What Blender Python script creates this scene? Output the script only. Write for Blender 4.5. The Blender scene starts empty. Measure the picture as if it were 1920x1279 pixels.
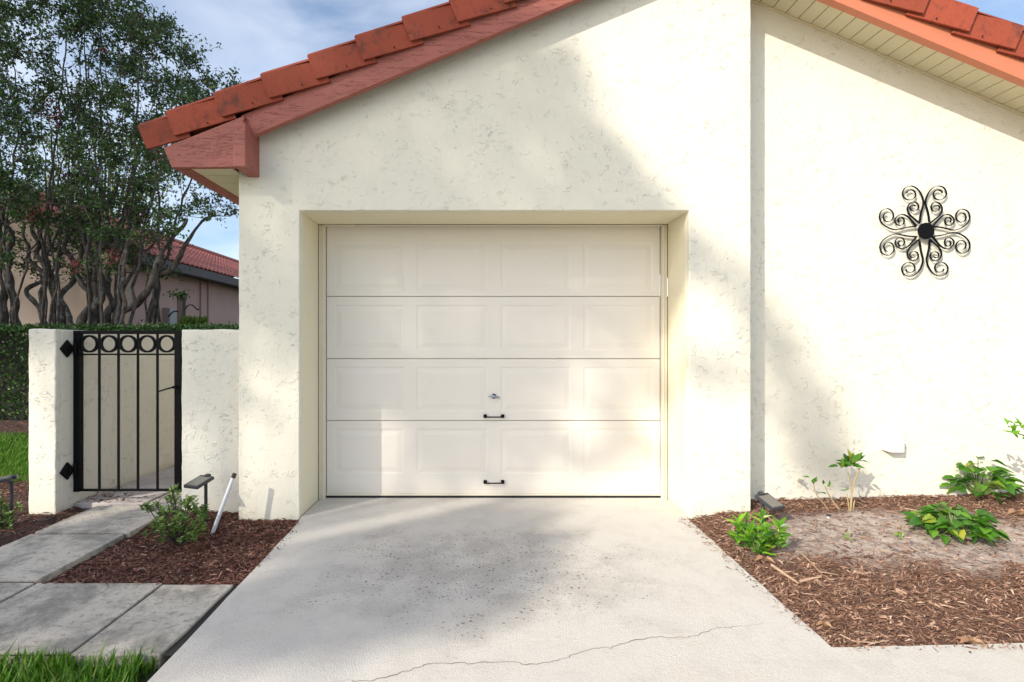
import bpy, math, random
from mathutils import Vector, Matrix, noise as mn
random.seed(7)
R = math.radians
S = bpy.context.scene
C = S.collection

# ------------------------------------------------------------------ camera
cam_d = bpy.data.cameras.new("camera"); cam = bpy.data.objects.new("camera", cam_d); C.objects.link(cam)
cam.location = (0, 0, 1.2); cam.rotation_euler = (R(90), 0, 0)
cam_d.lens = 18; cam_d.sensor_width = 36; cam_d.shift_x = 55/1920; cam_d.shift_y = 5.5/1920
cam_d.clip_start = .05; cam_d.clip_end = 2000
S.camera = cam

# ------------------------------------------------------------------ light
SUNV = Vector((-1.068, -1.0, .9))                     # towards the sun
elev = math.atan2(SUNV.z, math.hypot(SUNV.x, SUNV.y))
sun_d = bpy.data.lights.new("sun", 'SUN'); sun_d.energy = 3.1; sun_d.angle = R(.55); sun_d.color = (1, .92, .79)
sun = bpy.data.objects.new("sun", sun_d); C.objects.link(sun)
sun.rotation_euler = SUNV.to_track_quat('Z', 'Y').to_euler(); sun.location = (-20, -18, 18)
W = bpy.data.worlds.new("World"); S.world = W; W.use_nodes = True
nt = W.node_tree; nt.nodes.clear()
out = nt.nodes.new('ShaderNodeOutputWorld'); bg = nt.nodes.new('ShaderNodeBackground')
sky = nt.nodes.new('ShaderNodeTexSky'); sky.sky_type = 'NISHITA'; sky.sun_disc = False
sky.sun_elevation = elev; sky.sun_rotation = math.atan2(SUNV.x, SUNV.y)
sky.air_density = 1.0; sky.dust_density = 1.5; sky.ozone_density = 1.0
tc = nt.nodes.new('ShaderNodeTexCoord'); mp = nt.nodes.new('ShaderNodeMapping'); mp.inputs['Scale'].default_value = (1, 1, 2.6)
mp.inputs['Rotation'].default_value = (.3, .5, .2)
nz = nt.nodes.new('ShaderNodeTexNoise'); nz.inputs['Scale'].default_value = 2.4; nz.inputs['Detail'].default_value = 7; nz.inputs['Distortion'].default_value = .5
cr = nt.nodes.new('ShaderNodeValToRGB'); cr.color_ramp.elements[0].position = .37; cr.color_ramp.elements[1].position = .8
cr.color_ramp.elements[1].color = (.88, .88, .88, 1)
mx = nt.nodes.new('ShaderNodeMix'); mx.data_type = 'RGBA'; mx.inputs[7].default_value = (5.4, 5.7, 6.3, 1)
L = nt.links.new
L(tc.outputs['Generated'], mp.inputs['Vector']); L(mp.outputs[0], nz.inputs['Vector']); L(nz.outputs['Fac'], cr.inputs[0])
L(cr.outputs[0], mx.inputs[0]); L(sky.outputs[0], mx.inputs[6]); L(mx.outputs[2], bg.inputs[0]); L(bg.outputs[0], out.inputs[0])
bg.inputs[1].default_value = .15
S.view_settings.view_transform = 'Standard'; S.view_settings.look = 'None'; S.view_settings.gamma = 1
S.view_settings.exposure = .6
S.cycles.max_bounces = 8; S.cycles.diffuse_bounces = 5

# ------------------------------------------------------------------ helpers
F = 960.0; CX = 905.0; CY = 645.0; H = 1.2
def at(px, py, Y): return Vector(((px-CX)/F*Y, Y, H-(py-CY)/F*Y))
def gr(px, py, z=0.0):
    Y = F*(H-z)/(py-CY); return Vector(((px-CX)/F*Y, Y, z))

class MB:
    def __init__(s): s.v = []; s.f = []; s.m = []; s.mi = 0
    def quad(s, a, b, c, d): i = len(s.v); s.v += [tuple(a), tuple(b), tuple(c), tuple(d)]; s.f.append((i, i+1, i+2, i+3)); s.m.append(s.mi)
    def poly(s, pts): i = len(s.v); s.v += [tuple(p) for p in pts]; s.f.append(tuple(range(i, i+len(pts)))); s.m.append(s.mi)
    def box(s, x0, x1, y0, y1, z0, z1, M=None, bev=0):
        p = [Vector((x, y, z)) for z in (z0, z1) for x, y in ((x0, y0), (x1, y0), (x1, y1), (x0, y1))]
        if M is not None: p = [M @ q for q in p]
        i = len(s.v); s.v += [tuple(q) for q in p]
        for f in ((3, 2, 1, 0), (4, 5, 6, 7), (0, 1, 5, 4), (1, 2, 6, 5), (2, 3, 7, 6), (3, 0, 4, 7)):
            s.f.append(tuple(i+k for k in f)); s.m.append(s.mi)
    def prism(s, pts, y0, y1):          # pts (x,z) outline, extruded along Y
        n = len(pts); i = len(s.v)
        s.v += [(p[0], y0, p[1]) for p in pts] + [(p[0], y1, p[1]) for p in pts]
        s.f.append(tuple(i+k for k in range(n))); s.f.append(tuple(i+n+k for k in reversed(range(n)))); s.m += [s.mi]*2
        for k in range(n):
            j = (k+1) % n; s.f.append((i+j, i+k, i+n+k, i+n+j)); s.m.append(s.mi)
    def prismz(s, pts, z0, z1):         # pts (x,y) outline, extruded along Z
        n = len(pts); i = len(s.v)
        s.v += [(p[0], p[1], z1) for p in pts] + [(p[0], p[1], z0) for p in pts]
        s.f.append(tuple(i+k for k in range(n))); s.f.append(tuple(i+n+k for k in reversed(range(n)))); s.m += [s.mi]*2
        for k in range(n):
            j = (k+1) % n; s.f.append((i+j, i+k, i+n+k, i+n+j)); s.m.append(s.mi)
    def tube(s, pts, rad, n=6, cap=True):
        pts = [Vector(p) for p in pts]; m = len(pts)
        if not hasattr(rad, '__len__'): rad = [rad]*m
        i0 = len(s.v); u = None
        for k in range(m):
            t = (pts[min(k+1, m-1)]-pts[max(k-1, 0)])
            if t.length < 1e-9: t = Vector((0, 0, 1))
            t.normalize()
            if u is None: u = t.orthogonal().normalized()
            else:
                u = (u - t*u.dot(t))
                u = u.normalized() if u.length > 1e-6 else t.orthogonal().normalized()
            w = t.cross(u)
            for a in range(n):
                an = 2*math.pi*a/n; s.v.append(tuple(pts[k]+(u*math.cos(an)+w*math.sin(an))*rad[k]))
        for k in range(m-1):
            for a in range(n):
                b = (a+1) % n; s.f.append((i0+k*n+a, i0+k*n+b, i0+(k+1)*n+b, i0+(k+1)*n+a)); s.m.append(s.mi)
        if cap:
            s.f.append(tuple(i0+a for a in reversed(range(n)))); s.f.append(tuple(i0+(m-1)*n+a for a in range(n))); s.m += [s.mi]*2
    def leaf(s, p, d, nrm, ln, wd, fold=.25, droop=.2, tip=.62):
        d = Vector(d).normalized(); sd = d.cross(Vector(nrm))
        if sd.length < 1e-5: sd = d.orthogonal()
        sd.normalize(); up = sd.cross(d)
        p = Vector(p); i = len(s.v)
        P = [p, p+d*ln*.28+sd*wd*.42+up*wd*fold, p+d*ln*tip+sd*wd*.36+up*(wd*fold*.8-ln*droop*.4), p+d*ln-up*ln*droop,
             p+d*ln*tip-sd*wd*.36+up*(wd*fold*.8-ln*droop*.4), p+d*ln*.28-sd*wd*.42+up*wd*fold, p+d*ln*.3, p+d*ln*tip-up*ln*droop*.35]
        s.v += [tuple(q) for q in P]
        for f in ((0, 6, 1), (1, 6, 7, 2), (2, 7, 3), (0, 5, 6), (5, 4, 7, 6), (4, 3, 7)): s.f.append(tuple(i+k for k in f)); s.m.append(s.mi)
    def leaflet(s, p, d, nrm, ln, wd):
        d = Vector(d).normalized(); sd = d.cross(Vector(nrm))
        if sd.length < 1e-5: sd = d.orthogonal()
        sd.normalize(); p = Vector(p); i = len(s.v)
        s.v += [tuple(p), tuple(p+d*ln*.5+sd*wd*.5), tuple(p+d*ln), tuple(p+d*ln*.5-sd*wd*.5)]
        s.f.append((i, i+1, i+2, i+3)); s.m.append(s.mi)
    def build(s, name, mats, parent=None, smooth=False, bevel=0, label=None):
        me = bpy.data.meshes.new(name)
        off = Vector(parent.location) if parent is not None else Vector((0, 0, 0))
        if parent is not None and parent.parent is not None: off = off + Vector(parent.parent.location)
        vs = s.v if off.length == 0 else [(v[0]-off.x, v[1]-off.y, v[2]-off.z) for v in s.v]
        me.from_pydata(vs, [], s.f)
        if not isinstance(mats, (list, tuple)): mats = [mats]
        for m in mats: me.materials.append(m)
        if len(mats) > 1: me.polygons.foreach_set('material_index', s.m)
        if smooth: me.polygons.foreach_set('use_smooth', [True]*len(me.polygons))
        me.update()
        o = bpy.data.objects.new(name, me); C.objects.link(o)
        if parent is not None: o.parent = parent
        if bevel:
            b = o.modifiers.new('bevel', 'BEVEL'); b.width = bevel; b.segments = 2; b.limit_method = 'ANGLE'; b.angle_limit = R(40)
        if label: o['label'] = label
        return o

def empty(name, loc, label, cat, group=None):
    o = bpy.data.objects.new(name, None); C.objects.link(o); o.location = loc; o.empty_display_size = .1
    o['label'] = label; o['category'] = cat
    if group: o['group'] = group
    return o
def tag(o, label, cat, group=None, kind=None):
    o['label'] = label; o['category'] = cat
    if group: o['group'] = group
    if kind: o['kind'] = kind
    return o
def struct(o, label=None):
    o['kind'] = 'structure'
    if label: o['label'] = label
    return o
def copy_tree(o, parent=None):
    c = o.copy(); C.objects.link(c); c.parent = parent
    for ch in list(o.children): copy_tree(ch, c)
    return c
def rv(a=1.0): return Vector((random.gauss(0, a), random.gauss(0, a), random.gauss(0, a)))
def rdir(): 
    v = rv(); return v.normalized()
def catmull(P, n=6):
    P = [Vector(p) for p in P]; o = []
    for i in range(len(P)-1):
        a = P[max(i-1, 0)]; b = P[i]; c = P[i+1]; d = P[min(i+2, len(P)-1)]
        for k in range(n):
            t = k/n; o.append(.5*((2*b)+(c-a)*t+(2*a-5*b+4*c-d)*t*t+(3*b-a-3*c+d)*t**3))
    o.append(P[-1]); return o

# ------------------------------------------------------------------ materials
class NT:
    def __init__(s, name):
        s.mat = bpy.data.materials.new(name); s.mat.use_nodes = True; s.t = s.mat.node_tree
        s.b = s.t.nodes['Principled BSDF']; s.pos = s.n('ShaderNodeNewGeometry').outputs['Position']
    def n(s, t, **kw):
        x = s.t.nodes.new(t)
        for k, v in kw.items(): setattr(x, k, v)
        return x
    def L(s, a, b): s.t.links.new(a, b)
    def setv(s, sock, v):
        if isinstance(v, bpy.types.NodeSocket): s.L(v, sock)
        else: sock.default_value = v
    def noise(s, scale, detail=3, rough=.5, dist=0, vec=None):
        x = s.n('ShaderNodeTexNoise'); x.inputs['Scale'].default_value = scale; x.inputs['Detail'].default_value = detail
        x.inputs['Roughness'].default_value = rough; x.inputs['Distortion'].default_value = dist
        s.L(vec if vec is not None else s.pos, x.inputs['Vector']); return x.outputs['Fac']
    def mapping(s, scale=(1, 1, 1), rot=(0, 0, 0), loc=(0, 0, 0)):
        x = s.n('ShaderNodeMapping'); x.inputs['Scale'].default_value = scale; x.inputs['Rotation'].default_value = rot; x.inputs['Location'].default_value = loc
        s.L(s.pos, x.inputs['Vector']); return x.outputs[0]
    def math(s, op, a, b=0.0, c=None, clamp=False):
        x = s.n('ShaderNodeMath', operation=op); x.use_clamp = clamp; s.setv(x.inputs[0], a); s.setv(x.inputs[1], b)
        if c is not None: s.setv(x.inputs[2], c)
        return x.outputs[0]
    def step(s, v, lo, hi):
        x = s.n('ShaderNodeMapRange', interpolation_type='SMOOTHSTEP'); s.setv(x.inputs[0], v)
        x.inputs[1].default_value = lo; x.inputs[2].default_value = hi; return x.outputs[0]
    def mix(s, f, a, b):
        x = s.n('ShaderNodeMix', data_type='RGBA'); s.setv(x.inputs[0], f)
        for i, c in ((6, a), (7, b)):
            if isinstance(c, bpy.types.NodeSocket): s.L(c, x.inputs[i])
            else: x.inputs[i].default_value = (*c, 1)
        return x.outputs[2]
    def ramp(s, f, stops):
        x = s.n('ShaderNodeValToRGB'); e = x.color_ramp.elements
        while len(e) < len(stops): e.new(.5)
        for k, (p, c) in enumerate(stops): e[k].position = p; e[k].color = (*c, 1)
        s.L(f, x.inputs[0]); return x.outputs[0]
    def color(s, c): 
        if isinstance(c, bpy.types.NodeSocket): s.L(c, s.b.inputs['Base Color'])
        else: s.b.inputs['Base Color'].default_value = (*c, 1)
    def bump(s, h, dist, strength=1.0):
        x = s.n('ShaderNodeBump'); x.inputs['Distance'].default_value = dist; x.inputs['Strength'].default_value = strength
        s.L(h, x.inputs['Height']); s.L(x.outputs[0], s.b.inputs['Normal'])
    def rough(s, r): s.setv(s.b.inputs['Roughness'], r)
    def island(s): return s.t.nodes['Geometry'].outputs['Random Per Island'] if 'Geometry' in s.t.nodes else None

def simple(name, col, rough=.6, var=.12, nscale=8, bump=0, bscale=60, metal=0):
    m = NT(name); d = tuple(c*(1-var) for c in col); l = tuple(min(1, c*(1+var*.6)) for c in col)
    m.color(m.mix(m.noise(nscale, 4), d, l)); m.rough(rough); m.b.inputs['Metallic'].default_value = metal
    if bump: m.bump(m.noise(bscale, 3), bump)
    return m.mat

def stucco(name, col, dirt=(.62, .56, .42), amp=.0045, dscale=.5):
    m = NT(name)
    wv = m.mapping(scale=(1, 1, .8), rot=(0, .5, 0))
    wv = m.mapping(scale=(1, 1, 1.7), rot=(0, .6, 0))
    big = m.noise(11.5, 3, .55, .5, wv)
    rid = m.math('SUBTRACT', 1.0, m.step(m.math('ABSOLUTE', m.math('SUBTRACT', big, .5)), 0, .036))
    big2 = m.noise(18, 3, .55, .6, wv)
    rid2 = m.math('SUBTRACT', 1.0, m.step(m.math('ABSOLUTE', m.math('SUBTRACT', big2, .47)), 0, .045))
    msk = m.step(m.noise(14, 2), .50, .60); msk2 = m.math('MULTIPLY', m.step(m.noise(3.2, 3), .44, .6), m.step(m.noise(17, 2), .48, .56))
    r = m.math('ADD', m.math('MULTIPLY', rid, msk), m.math('MULTIPLY', rid2, msk2))
    plate = m.step(m.noise(9, 5, .6, .4, wv), .45, .55)
    plate2 = m.step(m.noise(16, 4, .6, .8, m.mapping(scale=(1.5, 1, .8), rot=(0, -.7, .2), loc=(3, 1, 2))), .51, .59)
    plate3 = m.step(m.noise(4.5, 6, .62, .5, m.mapping(loc=(8, 2, 5))), .49, .54)
    brk = m.step(m.noise(19, 3, .5, 0, m.mapping(loc=(1, 6, 2))), .42, .56); m1 = m.math('MULTIPLY', m.step(m.noise(2.5, 3), .44, .64), brk); m2 = m.step(m.noise(2.1, 4, .5, 0, m.mapping(loc=(4, 4, 4))), .42, .6)
    h = m.math('ADD', m.math('MULTIPLY', m.math('MULTIPLY', r, m.step(m.noise(23, 3), .44, .58)), .8), m.math('MULTIPLY', m.math('MULTIPLY', plate, m1), .24))
    h = m.math('ADD', h, m.math('MULTIPLY', m.math('MULTIPLY', plate2, m2), .26))
    h = m.math('ADD', h, m.math('MULTIPLY', plate3, .22))
    h = m.math('ADD', h, m.math('MULTIPLY', m.noise(3, 3), .9))
    h = m.math('ADD', h, m.math('MULTIPLY', m.noise(70, 3), .16))
    m.bump(h, amp)
    st = m.noise(1.0, 5, .6, 0, m.mapping(scale=(2.5, 2.5, .5)))
    c = m.mix(m.math('MULTIPLY', m.step(st, .52, .8), dscale), col, tuple(c*k for c, k in zip(col, (.9, .89, .86))))
    sep = m.n('ShaderNodeSeparateXYZ'); m.L(m.pos, sep.inputs[0])
    low = m.math('SUBTRACT', 1.0, m.step(m.math('ADD', sep.outputs[2], m.math('MULTIPLY', m.noise(6, 4), .16)), .02, .17))
    c = m.mix(m.math('MULTIPLY', low, .35), c, dirt)
    m.color(c); m.rough(.85); m.b.inputs['Specular IOR Level'].default_value = .25
    return m.mat

M = {}
M['wall'] = stucco('cream_stucco', (.80, .765, .645), amp=.0034)
M['reveal'] = stucco('yellow_cream_trim', (.80, .745, .56), amp=.0012, dscale=.2)
M['pier'] = stucco('pale_stucco', (.79, .762, .665), amp=.004)
M['garden_wall'] = stucco('garden_wall_stucco', (.78, .745, .64), amp=.0045)
M['neighbor'] = simple('pink_stucco', (.46, .30, .255), .9, .2, 2, .004, 14)
M['neighbor_front'] = simple('tan_stucco', (.43, .345, .28), .9, .15, 2, .004, 14)

def door_mat():
    m = NT('garage_door_paint'); st = m.noise(1, 5, .6, 0, m.mapping(scale=(3, 3, .6)))
    c = m.mix(st, (.76, .71, .63), (.82, .775, .70))
    sep = m.n('ShaderNodeSeparateXYZ'); m.L(m.pos, sep.inputs[0])
    low = m.math('SUBTRACT', 1.0, m.step(m.math('ADD', sep.outputs[2], m.math('MULTIPLY', m.noise(9, 4), .12)), .03, .2))
    c = m.mix(m.math('MULTIPLY', low, .3), c, (.55, .48, .38)); c = m.mix(m.math('MULTIPLY', m.step(m.noise(2.2, 7, .75, .5), .58, .8), .22), c, (.50, .45, .38)); c = m.mix(m.math('MULTIPLY', m.step(m.noise(26, 5, .8), .66, .74), .25), c, (.45, .40, .34)); m.color(c)
    m.rough(.42); m.bump(m.noise(40, 3, .6, 0, m.mapping(scale=(1, 1, 8))), .0006); return m.mat
M['door'] = door_mat()
M['jamb'] = simple('jamb_paint', (.76, .70, .56), .5, .06, 5)
M['black'] = simple('black_iron', (.005, .005, .006), .55, .3, 30)
M['black'].node_tree.nodes['Principled BSDF'].inputs['Specular IOR Level'].default_value = .12
M['rubber'] = simple('black_rubber', (.01, .01, .01), .8)
M['metal'] = simple('zinc_metal', (.35, .38, .45), .35, .2, 40, metal=.9)
M['dark'] = simple('dark_void', (.02, .017, .015), .9)

def wood_red():
    m = NT('red_painted_wood'); v = m.mapping(scale=(1, 1, 9), rot=(0, R(22.8), 0)); g = m.noise(5, 6, .65, 1.2, v)
    cr = m.math('SUBTRACT', 1.0, m.step(m.math('ABSOLUTE', m.math('SUBTRACT', m.noise(2.6, 5, .6, 1.4, v), .5)), 0, .008))
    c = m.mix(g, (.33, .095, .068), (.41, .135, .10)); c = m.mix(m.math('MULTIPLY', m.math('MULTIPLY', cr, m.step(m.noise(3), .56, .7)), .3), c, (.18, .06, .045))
    m.color(c); m.rough(.62); m.bump(m.math('ADD', g, m.math('MULTIPLY', cr, -.8)), .0022); return m.mat
M['wood_red'] = wood_red()
M['fascia_lit'] = simple('sunlit_red_fascia', (.62, .21, .11), .55, .08, 4, .001, 30)  # sunlit copy of the red board paint, sunlight put into the colour
def tile_mat(name, col, dk):
    m = NT(name); isl = m.t.nodes['Geometry'].outputs['Random Per Island']
    c = m.mix(isl, tuple(k*.82 for k in col), tuple(min(1, k*1.12) for k in col))
    mold = m.step(m.noise(7, 7, .75, .4), .49, .70)
    c = m.mix(m.math('MULTIPLY', mold, .75), c, dk); c = m.mix(m.math('MULTIPLY', m.step(m.noise(30, 4), .5, .7), .25), c, tuple(k*.5 for k in col))
    m.color(c); m.rough(.8); m.bump(m.noise(50, 4), .002); return m.mat
M['tile'] = tile_mat('terracotta_tile', (.345, .064, .028), (.07, .028, .02))
M['tile_n'] = tile_mat('neighbor_terracotta', (.42, .13, .10), (.12, .05, .05))
M['soffit'] = simple('cream_soffit', (.73, .66, .45), .6, .06, 5)
M['brown_trim'] = simple('dark_brown_trim', (.085, .07, .07), .7)

def concrete(name, base, dark, stain=0.0, drive=False):
    m = NT(name)
    c = m.mix(m.noise(1.1, 6, .6), tuple(k*.88 for k in base), base)
    c = m.mix(m.math('MULTIPLY', m.step(m.noise(150, 3, .7), .5, .66), .3), c, tuple(k*.55 for k in base))
    c = m.mix(m.math('MULTIPLY', m.step(m.noise(260, 2, .6), .56, .7), .35), c, tuple(min(1, k*1.25) for k in base))
    if stain: 
        st = m.math('MULTIPLY', m.step(m.noise(3.2, 7, .68, .3), .42, .64), stain); c = m.mix(st, c, dark); c = m.mix(m.math('MULTIPLY', m.step(m.noise(24, 5, .8, .3), .5, .62), stain*.6), c, tuple(k*.6 for k in dark))
    if drive:
        sep = m.n('ShaderNodeSeparateXYZ'); m.L(m.pos, sep.inputs[0])
        dx = m.math('DIVIDE', m.math('ADD', sep.outputs[0], .0), .95); dy = m.math('DIVIDE', m.math('SUBTRACT', sep.outputs[1], 2.75), .62)
        d = m.math('SQRT', m.math('ADD', m.math('MULTIPLY', dx, dx), m.math('MULTIPLY', dy, dy)))
        gate = m.math('SUBTRACT', 1.0, m.step(m.math('ADD', d, m.math('MULTIPLY', m.math('SUBTRACT', m.noise(4, 4), .5), 1.8)), .5, 1.25))
        vo = m.n('ShaderNodeTexVoronoi'); vo.inputs['Scale'].default_value = 36; vo.inputs['Randomness'].default_value = 1
        dv = m.n('ShaderNodeVectorMath', operation='ADD'); nn = m.n('ShaderNodeTexNoise'); nn.inputs['Scale'].default_value = 60; m.L(m.pos, nn.inputs['Vector'])
        sc = m.n('ShaderNodeVectorMath', operation='SCALE'); sc.inputs['Scale'].default_value = .035; m.L(nn.outputs['Color'], sc.inputs[0])
        m.L(m.pos, dv.inputs[0]); m.L(sc.outputs[0], dv.inputs[1]); m.L(dv.outputs[0], vo.inputs['Vector'])
        spot = m.math('SUBTRACT', 1.0, m.step(vo.outputs['Distance'], .16, .26))
        sepc = m.n('ShaderNodeSeparateColor'); m.L(vo.outputs['Color'], sepc.inputs[0])
        pick = m.step(m.math('ADD', sepc.outputs[0], m.math('MULTIPLY', m.noise(9, 3), .7)), .70, .76)
        f = m.math('MULTIPLY', m.math('MULTIPLY', spot, pick), gate)
        gr2 = m.math('MULTIPLY', m.math('MULTIPLY', m.step(m.noise(75, 4, .7), .52, .66), gate), .65)
        c = m.mix(m.math('MULTIPLY', m.math('MULTIPLY', m.step(m.noise(3.5, 7, .68, .4), .38, .60), gate), .6), c, (.36, .335, .305)); c = m.mix(gr2, c, (.2, .185, .165)); c = m.mix(m.math('MULTIPLY', f, .9), c, (.075, .065, .052))
        spot2 = m.math('MULTIPLY', m.math('SUBTRACT', 1.0, m.step(vo.outputs['Distance'], .05, .12)), m.step(sepc.outputs[1], .95, .97))
        c = m.mix(m.math('MULTIPLY', spot2, .7), c, (.13, .11, .09))
        mot = m.math('MULTIPLY', m.step(m.noise(5, 8, .72, .5), .46, .62), .22); c = m.mix(mot, c, (.40, .375, .34))
        tan = m.math('MULTIPLY', m.step(m.noise(1.7, 6, .7), .5, .75), .28); c = m.mix(tan, c, (.55, .46, .36))
    m.color(c); m.rough(.88); m.bump(m.math('ADD', m.noise(150, 4, .7), m.math('MULTIPLY', m.noise(30, 5, .7), .8)), .0032); return m.mat
M['drive'] = concrete('driveway_concrete', (.635, .60, .545), (.3, .28, .25), 0, True)
M['slab'] = concrete('weathered_slab', (.61, .55, .465), (.20, .19, .165), .8)
M['slab2'] = concrete('clean_slab', (.56, .50, .46), (.3, .26, .23), .35)
M['crack'] = simple('crack_dark', (.22, .19, .16), .95, .4, 30)

def isl_mat(name, stops, rough=.8, trans=0, bump=0, coat=0):
    m = NT(name); c = m.ramp(m.t.nodes['Geometry'].outputs['Random Per Island'], stops)
    n = m.noise(25, 3); c2 = m.n('ShaderNodeHueSaturation'); m.L(c, c2.inputs['Color']); m.L(m.math('ADD', m.math('MULTIPLY', n, .6), .7), c2.inputs['Value'])
    m.color(c2.outputs[0]); m.rough(rough)
    if bump: m.bump(m.noise(120, 3), bump)
    if trans:
        tr = m.n('ShaderNodeBsdfTranslucent'); m.L(c2.outputs[0], tr.inputs[0]); ms = m.n('ShaderNodeMixShader'); ms.inputs[0].default_value = trans
        o = m.t.nodes['Material Output']; m.L(m.b.outputs[0], ms.inputs[1]); m.L(tr.outputs[0], ms.inputs[2]); m.L(ms.outputs[0], o.inputs[0])
    return m.mat
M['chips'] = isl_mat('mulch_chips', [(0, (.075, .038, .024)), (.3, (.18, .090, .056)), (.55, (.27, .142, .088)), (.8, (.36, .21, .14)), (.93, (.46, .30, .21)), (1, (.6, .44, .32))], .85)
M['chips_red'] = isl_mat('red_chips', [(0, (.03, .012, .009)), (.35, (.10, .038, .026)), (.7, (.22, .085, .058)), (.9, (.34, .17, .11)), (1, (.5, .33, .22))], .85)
M['twig'] = isl_mat('dry_twigs', [(0, (.30, .19, .12)), (.5, (.45, .30, .20)), (1, (.6, .42, .30))], .8)
def soil(name, a, b, sand=None):
    m = NT(name); c = m.mix(m.noise(22, 6, .7), a, b)
    if sand:
        sep = m.n('ShaderNodeSeparateXYZ'); m.L(m.pos, sep.inputs[0])
        dx = m.math('DIVIDE', m.math('SUBTRACT', sep.outputs[0], 2.65), 1.15); dy = m.math('DIVIDE', m.math('SUBTRACT', sep.outputs[1], 3.12), .44)
        d = m.math('SQRT', m.math('ADD', m.math('MULTIPLY', dx, dx), m.math('MULTIPLY', dy, dy)))
        g = m.math('SUBTRACT', 1.0, m.step(m.math('ADD', d, m.math('MULTIPLY', m.math('SUBTRACT', m.noise(5, 5), .5), .9)), .7, 1.15))
        sc = m.mix(m.step(m.noise(16, 7, .75, .6, m.mapping(scale=(.9, 1.4, 1), rot=(0, 0, .5))), .36, .62), (.22, .165, .14), (.52, .43, .37)); c = m.mix(g, c, sc)
    m.color(c); m.rough(.95); m.bump(m.math('ADD', m.noise(30, 5, .7), m.math('MULTIPLY', m.noise(120, 3), .4)), .012); return m.mat
M['soil'] = soil('bed_soil', (.07, .035, .025), (.19, .095, .065), True)
M['earth'] = soil('lawn_earth', (.03, .04, .015), (.05, .08, .025))
M['bark_ground'] = soil('dark_bark_soil', (.025, .014, .010), (.09, .045, .03))
G_ = [(0, (.06, .15, .012)), (.5, (.10, .25, .02)), (.85, (.16, .34, .03)), (1, (.32, .34, .10))]
M['grass'] = isl_mat('grass_blades', G_, .5, .35)
M['leaf'] = isl_mat('bright_leaf', [(0, (.04, .13, .014)), (.5, (.075, .22, .018)), (.9, (.13, .30, .025)), (1, (.38, .36, .04))], .38, .3)
M['leaf_lime'] = isl_mat('lime_leaf', [(0, (.07, .22, .012)), (.5, (.15, .38, .015)), (1, (.26, .48, .03))], .35, .35)
M['leaf_shrub'] = isl_mat('shrub_leaf', [(0, (.05, .11, .015)), (.6, (.10, .20, .02)), (.9, (.20, .31, .05)), (1, (.42, .46, .15))], .4, .25)
M['leaf_hedge'] = isl_mat('hedge_leaf', [(0, (.015, .042, .008)), (.5, (.035, .095, .013)), (1, (.08, .18, .022))], .45, .2)
M['leaf_myrtle'] = isl_mat('myrtle_leaf', [(0, (.022, .055, .014)), (.6, (.042, .10, .022)), (.95, (.09, .18, .03)), (1, (.12, .07, .03))], .7, .18)
M['leaf_far'] = isl_mat('far_leaf', [(0, (.05, .10, .02)), (.5, (.10, .17, .03)), (1, (.2, .26, .05))], .5, .35)
M['flower'] = isl_mat('pink_blossom', [(0, (.30, .03, .05)), (.6, (.45, .06, .09)), (1, (.55, .14, .16))], .6, .25)
M['dead_leaf'] = isl_mat('dead_leaf', [(0, (.26, .12, .06)), (1, (.42, .26, .16))], .7, .1)
def bark(name, a, b, c3):
    m = NT(name); n = m.noise(9, 7, .72, .9, m.mapping(scale=(1, 1, .4))); c = m.mix(m.step(n, .38, .6), a, b)
    c = m.mix(m.math('MULTIPLY', m.step(m.noise(9, 4), .55, .7), .7), c, c3); m.color(c); m.rough(.85); m.bump(m.math('ADD', m.noise(14, 6, .7), n), .03); return m.mat
M['bark'] = bark('myrtle_bark', (.035, .028, .022), (.13, .11, .095), (.20, .22, .20))
M['bark2'] = bark('oak_bark', (.08, .06, .045), (.16, .13, .1), (.2, .2, .17))
M['stem_tan'] = simple('tan_stem', (.42, .33, .18), .7)
M['stem_green'] = simple('green_stem', (.14, .22, .05), .6)
M['pvc'] = simple('white_pvc', (.72, .73, .78), .4)
M['plastic'] = simple('black_plastic', (.035, .038, .045), .38, .2, 20)
M['panel'] = simple('dusty_solar_panel', (.19, .18, .15), .3, .3, 60)
M['post_wood'] = simple('old_post_wood', (.06, .045, .04), .9)
M['box_grey'] = simple('grey_meter_paint', (.33, .30, .30), .6)
M['white_plastic'] = simple('vent_paint', (.80, .78, .71), .5, .04)
M['caulk'] = simple('tan_caulk', (.42, .32, .16), .8)
M['grout'] = simple('dark_joint', (.03, .028, .025), .95)
M['asphalt'] = simple('asphalt', (.06, .06, .06), .9, .2, 20, .003, 120)

# ------------------------------------------------------------------ key dimensions
YF = 3.545; YR = 3.74; YB = 3.96; YD = 4.0; YP = 3.68; YG = 3.86; YFA = 3.42
OX0, OX1, OZ = -1.27, 1.43, 2.125
WX0, WX1 = -1.69, 1.857
RX = 415/960*YFA; RZ = H + 741/960*YFA; SL = .42       # ridge x, height of fascia's lower edge at the ridge, slope
def fz(x): return RZ - SL*abs(x-RX)

# ------------------------------------------------------------------ ground
b = MB(); b.quad((-150, -150, -.06), (150, -150, -.06), (150, 200, -.06), (-150, 200, -.06))
struct(b.build('ground', M['earth']))
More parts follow.
